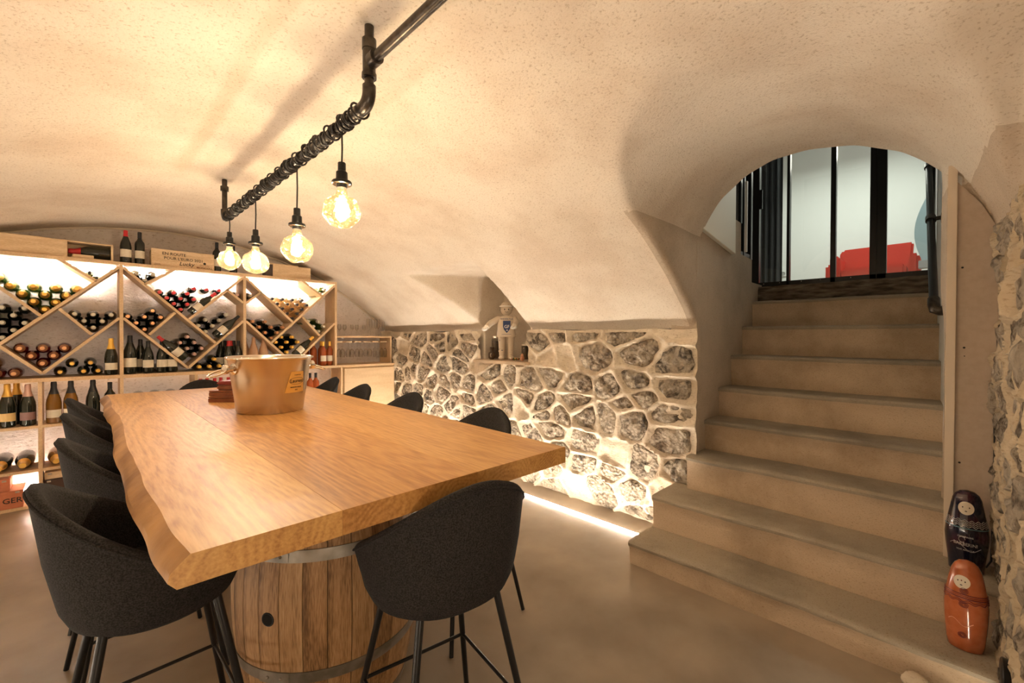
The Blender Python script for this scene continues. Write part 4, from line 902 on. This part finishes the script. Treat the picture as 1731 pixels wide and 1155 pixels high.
# yellow label plate
fa = math.atan2(-2.58, -.72)
def wrap_patch(a_c, z0, z1, halfw0, halfw1, dr, m, nm, par):
    g = G(); vs = []; n = 10
    for j in range(6):
        z = z0+(z1-z0)*j/5; hw = halfw0+(halfw1-halfw0)*j/5; r = np.interp(z, [.001, .05, .18, .275], [.156, .165, .183, .199])+dr
        for i in range(n+1):
            a = a_c+(-hw+2*hw*i/n)/r; vs.append((r*math.cos(a), r*math.sin(a), z))
    g.add(vs, [(j*(n+1)+i, j*(n+1)+i+1, (j+1)*(n+1)+i+1, (j+1)*(n+1)+i) for j in range(5) for i in range(n)]); return g.build(nm, m, par, smooth=60)
AC = fa+.72
pl = wrap_patch(AC, .105, .215, .062, .040, .0015, mat('yellow_label_plate', (.72, .40, .10, 1), .4, .2), 'label_plate', bk)
def wrap_text(me, a_c, z_c, dr):
    for v in me.vertices:
        z = z_c+v.co.y; r = float(np.interp(z, [.001, .05, .18, .275], [.156, .165, .183, .199]))+dr+v.co.z
        a = a_c+v.co.x/r; v.co = (r*math.cos(a), r*math.sin(a), z)
    return me
for s, z, sz in [('Laurent', .158, .026), ('MAISON FONDEE', .130, .009), ('1812', .116, .009), ('CHAMPAGNE', .195, .007)]:
    ob('writing', wrap_text(text_mesh(s, sz, M_INK, .0003), AC, z, .0028), pl)
G().tube([((float(np.interp(.166+.018*math.sin(t), [.001, .05, .18, .275], [.156, .165, .183, .199]))+.003)*math.cos(AC+.047/.19*math.cos(t)), (float(np.interp(.166+.018*math.sin(t), [.001, .05, .18, .275], [.156, .165, .183, .199]))+.003)*math.sin(AC+.047/.19*math.cos(t)), .166+.018*math.sin(t)) for t in np.linspace(0, 6.28, 33)[:-1]], .0008, 4, closed=True).build('oval_outline', M_INK, pl)
M_CIGAR = mat('mahogany_box', (.16, .045, .018, 1), .4, c2=(.24, .08, .03, 1), nscale=18)
for (x, y, z0, z1, wx, wy, lb) in [(.70, 3.10, 1.0, 1.034, .13, .16, 'reddish wooden box lying on the table behind the steel bucket'), (.70, 3.12, 1.0345, 1.068, .125, .15, 'reddish wooden box stacked on another behind the steel bucket')]:
    c = empty('wooden_box', (x, y, z0), -.75); tag(c, lb, 'box')
    G().box(-wx, -wy/2, 0, wx, wy/2, z1-z0-.010).build('tray', M_CIGAR, c, bevel=.002)
    G().box(-wx, -wy/2, z1-z0-.0085, wx, wy/2, z1-z0).build('lid', M_CIGAR, c, bevel=.002)
c = empty('leather_case', (.70, 3.10, 1.0685), -.75); tag(c, 'small dark red padded case on the stacked wooden boxes', 'case')
G().box(-.10, -.05, .0, .10, .05, .03).build('case_body', M_CIGAR, c, bevel=.008); G().box(-.10, -.05, .0315, .10, .05, .055).build('case_lid', mat('oxblood_leather', (.20, .02, .012, 1), .4), c, bevel=.008)
# ================================================================ stools
def stool_meshes():
    nT, zb = 48, .604
    def rimh(t):     # t=0 front, pi back
        wv = (1-math.cos(t))/2; return .730+.272*wv**1.75
    def plan(t):
        c, s = math.cos(t), math.sin(t); n_ = 2.12
        return 1/((abs(c)/.226)**n_+(abs(s)/.250)**n_)**(1/n_)
    def pt(t, rho, z, lean=0):
        r = plan(t)*rho; back = max(0, -math.cos(t))
        return (r*math.cos(t)-back*lean, r*math.sin(t), z)
    prof_o = [(0, 0), (.5, .001), (.72, .010), (.85, .030), (.925, .065), (.96, .10), (.99, .4), (1.01, .7), (1.025, .93), (1.03, 1.0)]
    vs = []; rings = []
    for (rho, k) in prof_o:
        ring = []
        for i in range(nT):
            t = 2*math.pi*i/nT; h = rimh(t)
            if k <= .10: z = zb+k*1.1; ln = 0
            else: z = zb+.11+(h-zb-.11)*(k-.10)/.90; ln = .030*((z-zb)/.4)**1.3
            ring.append(pt(t, rho, z, ln))
        rings.append(ring)
    for (dr, dz) in [(-.03, .010), (-.09, .008), (-.145, -.014)]:
        ring = []
        for i in range(nT):
            t = 2*math.pi*i/nT; h = rimh(t); ln = .030*((h-zb)/.4)**1.3; ring.append(pt(t, 1.03+dr, h+dz, ln))
        rings.append(ring)
    for (rho, k) in [(.86, .55), (.83, .15), (.80, 0.0), (.5, 0), (0, 0)]:
        ring = []
        for i in range(nT):
            t = 2*math.pi*i/nT; h = rimh(t)-.02; z = .695+(h-.695)*k; z = min(z, h); ln = .030*((z-zb)/.4)**1.3; ring.append(pt(t, rho, z, ln*k))
        rings.append(ring)
    for r in rings: vs += r
    fs = []
    for j in range(len(rings)-1):
        for i in range(nT): fs.append((j*nT+i, j*nT+(i+1) % nT, (j+1)*nT+(i+1) % nT, (j+1)*nT+i))
    shell = G().add(vs, fs).mesh('shell', M_FABRIC, 180)
    # seam piping just under the rim, outside
    pp = []
    for i in range(nT):
        t = 2*math.pi*i/nT; h = rimh(t); ln = .030*((h-zb)/.4)**1.3; pp.append(pt(t, 1.035, h-.006, ln))
    piping = G().tube(pp, .0035, 6, closed=True).mesh('piping', M_FABRIC, 60)
    cv = []
    cr_ = [(0, .722), (.45, .722), (.68, .717), (.77, .706), (.79, .69)]
    for (rho, z) in cr_:
        for i in range(nT): cv.append(pt(2*math.pi*i/nT, rho, z))
    cushion = G().add(cv, [(j*nT+i, j*nT+(i+1) % nT, (j+1)*nT+(i+1) % nT, (j+1)*nT+i) for j in range(4) for i in range(nT)]).mesh('seat_cushion', M_FABRIC, 60)
    legs = []
    for sx in (1, -1):
        for sy in (1, -1): legs.append(G().tube([(sx*.125, sy*.125, .622), (sx*.232, sy*.232, .002)], [.0115, .0095], 12).mesh('leg', M_BLACK, 60))
    z = .285; f = .125+(.232-.125)*(.622-z)/.62
    fr = G()
    for a, b in [((f, f), (f, -f)), ((f, -f), (-f, -f)), ((-f, -f), (-f, f)), ((-f, f), (f, f))]: fr.tube([(a[0], a[1], z), (b[0], b[1], z)], .006, 8)
    foot = fr.mesh('footrest', M_BLACK, 60)
    under = G().box(-.16, -.16, .590, .16, .16, .604).mesh('under_frame', M_BLACK)
    return shell, piping, cushion, legs, foot, under
SM = stool_meshes()
def stool(x, y, rz, label):
    o = empty('bar_stool', (x, y, 0), rz); tag(o, label, 'stool', 'charcoal bar stools around the table')
    ob('shell', SM[0], o); ob('piping', SM[1], o); ob('seat_cushion', SM[2], o)
    for m in SM[3]: ob('leg', m, o)
    ob('footrest', SM[4], o); return o
HP = math.pi/2
stool(.165, 1.665, .02, 'charcoal felt bar stool nearest on the left side of the table')
stool(.20, 2.36, .04, 'charcoal bar stool second from the viewer on the left of the table')
stool(.20, 3.10, 0, 'charcoal bar stool third from the viewer on the left of the table')
stool(.205, 3.82, -.03, 'charcoal bar stool farthest back on the left of the table')
stool(.805, 1.115, HP-.16, 'charcoal bar stool at the near end of the table before the barrel')
stool(1.37, 1.74, math.pi+.02, 'charcoal bar stool nearest on the rubble wall side of the table')
stool(1.42, 2.62, math.pi, 'charcoal bar stool second from the viewer on the rubble wall side')
stool(1.42, 3.36, math.pi, 'charcoal bar stool third from the viewer on the rubble wall side')
stool(1.50, 4.15, math.pi-.1, 'charcoal bar stool farthest back on the rubble wall side')
stool(.78, 4.42, -HP, 'charcoal bar stool at the far end of the table, backrest just visible')
# ================================================================ pipe lamp
LO = (.7, 2.4, 2.19)
pl_ = empty('pipe_light_bar', LO); tag(pl_, 'iron pipe light bar under the vault wrapped in black cable', 'lamp frame')
def lp(g, nm, m=M_IRON, par=pl_): g.v = [rel(p, LO) for p in g.v]; return g.build(nm, m, par, smooth=50)
lp(G().tube([(.7, 1.42, 2.19), (.7, 3.43, 2.19)], .0165, 14), 'main_pipe')
def elbow(y, sy):
    c = (.7, y+sy*.045, 2.235); return [(.7, c[1]-sy*.045*math.sin(a), c[2]-.045*math.cos(a)) for a in np.linspace(0, HP, 8)]
lp(G().tube([(.7, 1.47, 2.19), (.7, 1.43, 2.19)]+[(.7, 1.425-.04*math.sin(a), 2.23-.04*math.cos(a)) for a in np.linspace(0, HP, 7)]+[(.7, 1.385, 2.25)], .0225, 14), 'elbow')
lp(G().tube([(.7, 3.38, 2.19), (.7, 3.40, 2.19)]+[(.7, 3.39+.04*math.sin(a), 2.23-.04*math.cos(a)) for a in np.linspace(0, HP, 7)]+[(.7, 3.43, 2.25)], .0225, 14), 'elbow')
lp(G().tube([(.7, 1.385, 2.24), (.7, 1.385, 2.45)], .0155, 14), 'drop_pipe'); lp(G().tube([(.7, 3.43, 2.24), (.7, 3.43, 2.45)], .0155, 14), 'drop_pipe')
lp(G().tube([(.7, 1.385, 2.285), (.7, 1.385, 2.37)], .0215, 14), 'tee_fitting'); lp(G().tube([(.7, 1.385, 2.275), (.7, 1.385, 2.290)], .0245, 14), 'collar')
lp(G().tube([(.7, 1.385, 2.37), (.7, 1.385, 2.405)], .0235, 14), 'ceiling_cap'); lp(G().tube([(.7, 3.43, 2.375), (.7, 3.43, 2.405)], .0245, 14), 'ceiling_cap')
lp(G().tube([(.7, 1.385, 2.325), (.7, -1.0, 2.325)], .0165, 14), 'branch_pipe'); lp(G().tube([(.7, 1.365, 2.325), (.7, 1.33, 2.325)], .0245, 14), 'collar')
rc = random.Random(5)
coil = []; ph = 0; y = 1.46
for i in range(1250):
    t = i/1250; y = 1.47+1.93*t+.012*math.sin(i*.05); ph += 2*math.pi/22*(1+.3*math.sin(i*.013)); rr = .0215+.004*math.sin(i*.031)+.003*math.sin(i*.11)
    coil.append((.7+rr*math.cos(ph), y+.010*math.sin(ph+i*.01), 2.19+rr*math.sin(ph)))
lp(G().tube(coil, .0042, 6), 'wrapped_cable', M_CABLE)
coil = []
for i in range(500):
    t = i/500; y = 1.44+1.95*t; ph = i*2*math.pi/15*(-1); rr = .027+.005*math.sin(i*.21)
    coil.append((.7+rr*math.cos(ph), y+.016*math.sin(ph*.5), 2.19+rr*math.sin(ph)))
lp(G().tube(coil, .0038, 6), 'wrapped_cable', M_CABLE)
bulb_lab = ['nearest to the viewer', 'second from the viewer', 'third from the viewer', 'farthest, in front of the rack']
for i, b in enumerate(BULBS):
    zt = b[2]+.182; o = empty('pendant_lamp', (b[0], b[1], 2.165)); tag(o, 'rippled glass pendant bulb on a black cord, %s' % bulb_lab[i], 'lamp', 'pendant bulbs on the pipe bar')
    bl = b[2]-2.165; zt -= 2.165
    G().tube([(0, 0, .0), (.002, .001, zt*.5), (0, 0, zt)], .0035, 8).build('cord', M_CABLE, o, smooth=60)
    sk = G().lathe([(0, zt), (.0135, zt), (.0145, zt-.003), (.0145, zt-.030), (.0205, zt-.036), (.0215, zt-.066), (.034, zt-.069), (.036, zt-.072), (.036, zt-.080), (.032, zt-.082), (.020, zt-.080), (.019, zt-.094), (0, zt-.094)], 24).build('socket', M_BLACK, o, smooth=35)
    G().lathe([(.0345, zt-.0815), (.030, zt-.0835), (.020, zt-.0825)], 24).build('reflector_ring', M_STEEL, sk, smooth=40)
    # bulb: ripply globe
    g = G(); n, k = 40, 26; Rb = .066; cz = bl; rnd = random.Random(i); ph = [rnd.uniform(0, 6) for _ in range(6)]
    vs = []
    for j in range(k+1):
        be = -HP+(HP+1.22)*j/k
        for q_ in range(n):
            a = 2*math.pi*q_/n; dn = noise.noise(Vector((math.cos(a)*math.cos(be)*2.2+i*3, math.sin(a)*math.cos(be)*2.2, math.sin(be)*2.2)))
            r = Rb*(1+.10*dn); zr = .95
            vs.append((r*math.cos(be)*math.cos(a), r*math.cos(be)*math.sin(a), cz+zr*r*math.sin(be)))
    for (r, z) in [(.020, cz+.070), (.017, cz+.080), (.0165, zt-.088)]:
        for q_ in range(n): a = 2*math.pi*q_/n; vs.append((r*math.cos(a), r*math.sin(a), z))
    g.add(vs, [(j*n+q_, j*n+(q_+1) % n, (j+1)*n+(q_+1) % n, (j+1)*n+q_) for j in range(k+3) for q_ in range(n)])
    bu = g.build('bulb', M_BULB, o, smooth=180)
    f = G()
    for a in np.linspace(0, 2*math.pi, 7)[:-1]:
        f.tube([(.004*math.cos(a), .004*math.sin(a), cz+.05), (.016*math.cos(a), .016*math.sin(a), cz+.032), (.018*math.cos(a), .018*math.sin(a), cz-.02), (.004*math.cos(a), .004*math.sin(a), cz-.030)], .0016, 5)
    f.build('filament', M_FIL, bu)
# ================================================================ niche: figurine, jars
slabn = G().box(2.93, 2.76, 1.135, 3.40, 3.50, 1.165).build('niche_sill', P_STAIR, bevel=.006); tag(slabn, kind='structure'); slabn.name = 'trim_3'
NZ = 1.166
fg = empty('figurine', (3.10, 3.17, NZ), math.radians(-42)); tag(fg, 'large cream toy figurine in a shirt with a blue crest, standing in the niche', 'figurine')
M_FIG = mat('speckled_cream', (.60, .50, .38, 1), .5)
nt = M_FIG.node_tree; b = nt.nodes['Principled BSDF']; tc = nt.nodes.new('ShaderNodeTexCoord'); v = nt.nodes.new('ShaderNodeTexNoise'); v.inputs['Scale'].default_value = 48; nt.links.new(tc.outputs['Object'], v.inputs[0])
r = nt.nodes.new('ShaderNodeValToRGB'); r.color_ramp.elements[0].position = .30; r.color_ramp.elements[0].color = (.05, .06, .12, 1); r.color_ramp.elements[1].position = .345; r.color_ramp.elements[1].color = (.64, .54, .42, 1); nt.links.new(v.outputs[0], r.inputs[0]); nt.links.new(r.outputs[0], b.inputs['Base Color'])
M_FIGP = mat('cream_shirt', (.66, .56, .44, 1), .5); M_FIGW = mat('white_glove', (.82, .80, .76, 1), .4); M_NAVY = mat('navy_crest', (.02, .05, .16, 1), .5)
# local: faces -y
F_ = fg
for s in (-1, 1):
    lg = G().tube([(s*.045, 0, .03), (s*.046, 0, .10), (s*.045, 0, .20), (s*.042, .0, .27)], [.026, .030, .037, .042], 14).build('leg', M_FIG, F_, smooth=60)
    G().tube([(s*.045, 0, .085), (s*.045, 0, .095)], .036, 14).build('trouser_cuff', M_FIGP, lg, smooth=50)
    G().ball((s*.050, -.025, .022), (.032, .055, .022), 14, 8).build('shoe', M_FIGP, F_, smooth=60)
g = G(); sec = [(.235, .098, .060), (.25, .100, .062), (.30, .092, .056), (.36, .090, .054), (.41, .085, .050), (.435, .070, .044), (.45, .035, .030)]
vs = []
for z, a, b_ in sec:
    for i in range(20):
        t = 2*math.pi*i/20; c_, s_ = math.cos(t), math.sin(t); k = 1/((abs(c_))**3+(abs(s_))**3)**(1/3); vs.append((a*c_*k, b_*s_*k, z))
g.add(vs, [(j*20+i, j*20+(i+1) % 20, (j+1)*20+(i+1) % 20, (j+1)*20+i) for j in range(6) for i in range(20)]+[tuple(range(19, -1, -1)), tuple(range(120, 140))])
shirt = g.build('shirt', M_FIGP, F_, smooth=50)
# crest
cp = [(-.036, .40), (.040, .40), (.040, .34), (.030, .31), (.002, .275), (-.026, .31), (-.036, .34)]
G().prism(cp, -.0605, -.0575).build('crest', M_NAVY, shirt)
ob('crest_letters', text_mesh('GF', .045, M_FIGW, .0005), shirt, Matrix.Translation((.002, -.0612, .325)) @ FRONT); ob('crest_letters', text_mesh('38', .020, M_FIGW, .0005), shirt, Matrix.Translation((.004, -.0612, .297)) @ FRONT)
ob('shirt_writing', text_mesh('Grenoble Foot', .022, M_NAVY, .0005), shirt, Matrix.Translation((0, -.058, .412)) @ FRONT)
G().tube([(.10*math.cos(t), .064*math.sin(t), .262) for t in np.linspace(0, 6.283, 25)[:-1]], .0015, 4, closed=True).build('belt_line', M_NAVY, shirt)
for s, hand in ((-1, (-.20, -.10, .335)), (1, (.075, -.135, .345))):
    sh = Vector((s*.085, 0, .415)); el = sh.lerp(Vector(hand), .5)+Vector((s*.02, 0, .0))
    ar = G().tube([sh-Vector((s*.02, 0, 0)), sh, el, hand], [.030, .034, .030, .026], 14).build('arm', M_FIGP, F_, smooth=60)
    hv = (Vector(hand)-el).normalized(); hc = Vector(hand)+hv*.02
    # C-shaped toy hand
    side = hv.cross(Vector((0, 0, 1))).normalized()
    pts = [hc+hv*(.022*math.sin(t)+.01)+side*(.022*math.cos(t)) for t in np.linspace(-.6, 3.7, 12)]
    G().tube(pts, .012, 10).build('hand', M_FIGW, ar, smooth=60)
G().tube([(0, 0, .44), (0, 0, .465)], .026, 12).build('neck', M_FIG, F_)
hd = G().ball((0, 0, .52), (.060, .058, .066), 20, 14).build('head', M_FIGP, F_, smooth=60)
for s in (-1, 1): G().ball((s*.020, -.055, .515), (.005, .004, .008), 8, 6).build('eye', M_INK, hd)
G().tube([(-.018, -.052, .492), (0, -.0555, .486), (.018, -.052, .492)], .0018, 6).build('mouth', M_INK, hd)
g = G(); vs = []
for j in range(9):
    be = .10+(HP-.10)*j/8
    for i in range(24):
        a = 2*math.pi*i/24; r = .067*(1+.03*math.sin(a*8)); vs.append((r*math.cos(be)*math.cos(a), r*math.cos(be)*math.sin(a)*.98, .527+.069*math.sin(be)-(.03 if j == 0 and math.sin(a) > -.2 else 0)))
g.add(vs, [(j*24+i, j*24+(i+1) % 24, (j+1)*24+(i+1) % 24, (j+1)*24+i) for j in range(8) for i in range(24)]); g.build('hair_cap', M_FIG, hd, smooth=60)
G().tube([(.068*math.cos(t), .067*math.sin(t), .548) for t in np.linspace(0, 6.283, 25)[:-1]], .005, 6, closed=True).build('head_band', M_FIGW, hd, smooth=60)
M_DARKJAR = mat('dark_preserve', (.06, .035, .018, 1), .3)
def jar(x, y, r, h, label, fillm, lidm, lid='flat'):
    o = empty('storage_jar', (x, y, NZ)); tag(o, label, 'jar')
    G().lathe([(0, .002), (r*.92, 0), (r, .008), (r, h*.82), (r*.86, h*.9), (r*.80, h*.93), (r*.78, h*.93), (r*.84, h*.89), (r*.97, h*.81), (r*.97, .01), (0, .006)], 20).build('glass_body', M_GLASS, o, smooth=40)
    G().lathe([(0, .008), (r*.955, .008), (r*.955, h*.78), (0, h*.78)], 20).build('filling', fillm, o, smooth=40)
    if lid == 'flat': G().lathe([(0, h), (r*.85, h), (r*.88, h-.004), (r*.88, h*.91), (r*.8, h*.91)], 20).build('lid', lidm, o, smooth=40)
    else:
        G().lathe([(r*1.05, h*.80), (r*1.05, h*.86), (r*.95, h*.88), (r*.55, h*.97), (r*.2, h), (r*.2, h*1.06), (0, h*1.07)], 20).build('lid', lidm, o, smooth=40)
    return o
jar(3.155, 3.385, .048, .245, 'tall dark preserving jar with a clip lid left of the figurine', M_DARKJAR, M_STEEL)
jar(3.24, 3.02, .050, .185, 'glass canister with a domed lid just right of the figurine', M_DARKJAR, M_FIGP, 'dome')
jar(3.28, 2.92, .045, .17, 'glass canister with a flat lid in the right corner of the niche', M_DARKJAR, M_FIGP)
o = empty('small_jar', (3.055, 3.34, NZ)); tag(o, 'small patterned glass ball ornament before the tall jar in the niche', 'ornament')
G().lathe([(0, 0), (.02, 0), (.036, .02), (.041, .045), (.036, .07), (.018, .085), (.016, .10), (.022, .106), (.022, .13), (0, .132)], 20).build('globe', M_DARKJAR, o, smooth=50)
G().tube([(-.030+.018*math.cos(t)*.4, -.022+.008*math.cos(t)*0, .045+.018*math.sin(t)) for t in np.linspace(0, 6.283, 17)[:-1]], .003, 6, closed=True).build('pale_ring', M_LABEL, o)
o = empty('berry_wreath', (3.06, 2.99, NZ)); tag(o, 'little wreath of green leaves and red berries at the figurine feet', 'wreath')
rw = random.Random(8); gl, gr, gc = G(), G(), G()
for i in range(34):
    a = rw.uniform(0, 6.28); rr = rw.uniform(.012, .045); p = (rr*math.cos(a), rr*math.sin(a), rw.uniform(.008, .026)); [gl, gl, gr, gc][i % 4].ball(p, (.009, .007, .006) if i % 4 < 2 else .006, 6, 4)
gl.build('leaves', mat('leaf_green', (.05, .10, .03, 1), .6), o, smooth=60)['kind'] = 'stuff'; gr.build('berries', M_REDF, o, smooth=60)['kind'] = 'stuff'; gc.build('cones', M_LABELY, o, smooth=60)['kind'] = 'stuff'
o = G(); o.ball((0, 0, .026), (.022, .030, .026), 12, 8); o.ball((0, -.026, .034), (.016, .014, .018), 10, 7); o.ball((-.010, -.028, .056), (.004, .003, .010), 6, 4); o.ball((.010, -.028, .056), (.004, .003, .010), 6, 4)
o.ball((0, 0, .055), (.012, .012, .020), 8, 6)
o = o.build('pink_animal', mat('salmon_ceramic', (.62, .30, .18, 1), .5), smooth=60); o.location = (3.06, 2.905, NZ); o.rotation_euler = (0, 0, -.9); tag(o, 'tiny salmon pink ceramic animal at the right end of the niche sill', 'ornament')
# ================================================================ dolls
def doll(loc, face, prof, cbody, label, deco, sc=(1, 1, 1), flat=.80):
    o = empty('nesting_doll', loc, face); tag(o, label, 'doll')
    m = Matrix.Diagonal((1, flat, 1, 1)); G().lathe(prof, 36, m).build('body', cbody, o, smooth=60)
    P = lambda z: float(np.interp(z, [p[1] for p in prof], [p[0] for p in prof]))
    def surf(a, z, d=.001): r = P(z)+d; return (r*math.cos(a), r*math.sin(a)*flat, z)
    def patch(a_c, z_c, ra, rz_, mt, nm, par=None, d=.0012):
        vs = [surf(a_c, z_c, d+.0004)]; n = 24
        for k in (.5, 1):
            for i in range(n): t = 2*math.pi*i/n; zz = z_c+rz_*k*math.sin(t); vs.append(surf(a_c+ra*k*math.cos(t)/P(zz), zz, d))
        fs = [(0, 1+i, 1+(i+1) % n) for i in range(n)]+[(1+i, 1+(i+1) % n, 1+n+(i+1) % n, 1+n+i) for i in range(n)]
        return G().add(vs, fs).build(nm, mt, par or o, smooth=60)
    def band(z, amp, k, w_, mt, nm='wavy_band', a0=0, a1=6.283):
        closed = a1-a0 > 6.2; pts = [surf(a, z+amp*math.sin(a*k), .0006) for a in np.linspace(a0, a1, 121)]
        if closed: pts = pts[:-1]
        return G().tube(pts, w_, 5, closed=closed).build(nm, mt, o, smooth=60)
    deco(o, surf, patch, band); o.scale = sc; return o
M_FACE = mat('doll_face', (.62, .54, .42, 1), .3); M_SIL = mat('silver_paint', (.42, .40, .38, 1), .35, .3)
NAVYP = mat('navy_lacquer', (.006, .008, .022, 1), .12, coat=.6, c2=(.035, .004, .012, 1), nscale=14, ramp=(.50, .62)); ORP = mat('orange_lacquer', (.36, .09, .03, 1), .15, coat=.8, c2=(.42, .12, .045, 1), nscale=30)
M_TEAL = mat('teal_paint', (.08, .20, .24, 1), .3); M_MAR = mat('maroon_paint', (.14, .012, .01, 1), .3)
FD = -HP
def face(o, patch, a, z, sc, tilt=0):
    f = patch(a, z, .032*sc, .029*sc, M_FACE, 'face', d=.0012)
    for s in (-1, 1): patch(a+s*.014*sc/.07, z+.004*sc, .0028*sc, .0032*sc, M_INK, 'eye', d=.0022)
    patch(a, z-.013*sc, .0048*sc, .0022*sc, M_INK, 'mouth', d=.0022)
def deco_navy(o, surf, patch, band):
    A_ = FD-.05; face(o, patch, A_, .295, 1.0)
    for z in (.240, .232, .224, .216): band(z, .004, 18, .0013, M_SIL)
    band(.206, 0, 1, .002, M_TEAL)
    for s, z, sz in [('CHAMPAGNE', .165, .010), ('BARBERINI', .128, .020), ('NUIT MAGIQUE', .105, .010)]:
        me = text_mesh(s, sz, M_SIL, .0003)
        for v in me.vertices: v.co = surf(A_+v.co.x/.085, z+v.co.y, .0015+v.co.z)
        ob('writing', me, o)
    G().tube([surf(A_+(t-.5)*1.5, .128+.014*math.sin(t*7)-.014*t, .0015) for t in np.linspace(0, 1, 30)], .0012, 5).build('scroll', M_SIL, o)
    G().tube([surf(A_-.15+.14*math.cos(t), .155+.013*math.sin(t), .0015) for t in np.linspace(0, 5.5, 20)], .0012, 5).build('scroll', M_SIL, o)
def deco_or(o, surf, patch, band):
    A_ = FD-.25; face(o, patch, A_, .315, 1.0)
    patch(A_, .322, .0028, .003, M_MAR, 'beauty_mark', d=.0022)
    for z, w_ in ((.262, .0022), (.254, .0016), (.246, .0030)): band(z, .0, 1, w_, M_MAR)
    for z in (.236, .228): band(z, .004, 12, .0016, M_MAR)
    for (a, z) in ((A_+.15, .278), (A_+.15, .218), (A_+.1, .075)):
        for r_ in (.006, .011, .016): G().tube([surf(a+r_*math.cos(t)/.08, z+r_*.8*math.sin(t), .0012) for t in np.linspace(0, 6.283, 21)[:-1]], .0012, 5, closed=True).build('swirl', M_MAR, o)
    G().tube([surf(A_+(t-.5)*1.2, .13+.012*math.sin(t*7), .0015) for t in np.linspace(0, 1, 30)], .0012, 5).build('scroll', mat('peach_paint', (.75, .35, .2, 1), .3), o)
doll((2.80, -.085, .3665), math.atan2(-.085-0, 2.80)-HP, [(0, 0), (.066, 0), (.070, .004), (.074, .05), (.084, .12), (.088, .165), (.084, .20), (.074, .25), (.064, .30), (.058, .33), (.048, .350), (.030, .364), (0, .370)], NAVYP, 'navy blue nesting doll with pale face standing on the second step', deco_navy, (.80, .80, .97))
doll((2.535, -.078, .1515), math.atan2(-.085, 2.52)-HP+.0, [(0, 0), (.064, 0), (.068, .004), (.073, .04), (.081, .14), (.083, .20), (.077, .26), (.066, .32), (.056, .36), (.044, .385), (.027, .400), (0, .407)], ORP, 'orange nesting doll with pale face standing on the lowest step', deco_or, (.78, .78, .87))
# pebbles
rp = random.Random(2)
for i, (x, y, s, lb) in enumerate([(2.352, .062, .040, 'largest rounded pale pebble at the foot of the lowest step'), (2.30, .015, .024, 'small pale pebble just right of the largest one'), (2.30, -.05, .034, 'long flat pale pebble at the right end of the row'), (2.27, .075, .026, 'small pale pebble in front of the largest one'), (2.235, .115, .034, 'pale pebble at the left of the pebble row')]):
    g = G().ball((0, 0, 0), (s, s*1.15, s*.8), 12, 8)
    g.v = [tuple(Vector(p)*(1+.16*noise.noise(Vector(p)*30+Vector((i*3, 0, 0))))) for p in g.v]
    o = g.build('pebble', P_MORTAR, smooth=50); o.location = (x, y, s*.74); o.rotation_euler = (0, 0, rp.uniform(0, 3)); tag(o, lb, 'pebble', 'pebbles at the foot of the stairs')
# black round fitting and cable on the near wall
bf = empty('wall_fitting', (2.13, -.150, .30)); tag(bf, 'black round fitting on the near rubble wall beside the lowest step', 'fitting')
G().lathe([(0, .006), (.035, .006), (.050, .004), (.055, 0), (.052, -.02)], 24, Matrix.Rotation(-HP, 4, 'X')).build('disc', M_BLACK, bf, smooth=40)
G().lathe([(0, .011), (.018, .010), (.02, .006)], 16, Matrix.Rotation(-HP, 4, 'X')).build('hub', M_IRON, bf, smooth=40)
cb = G().tube([(2.895, -.10, .375), (2.89, -.125, .372), (2.88, -.15, .372), (2.895, -.165, .40), (2.90, -.168, .55), (2.903, -.172, .75), (2.903, -.170, 1.0), (2.902, -.178, 1.25), (2.903, -.175, 1.45)], .004, 6).build('cable', M_CABLE, smooth=60); tag(cb, 'thin dark cable running up the joint between plasterboard and rubble', 'cable')
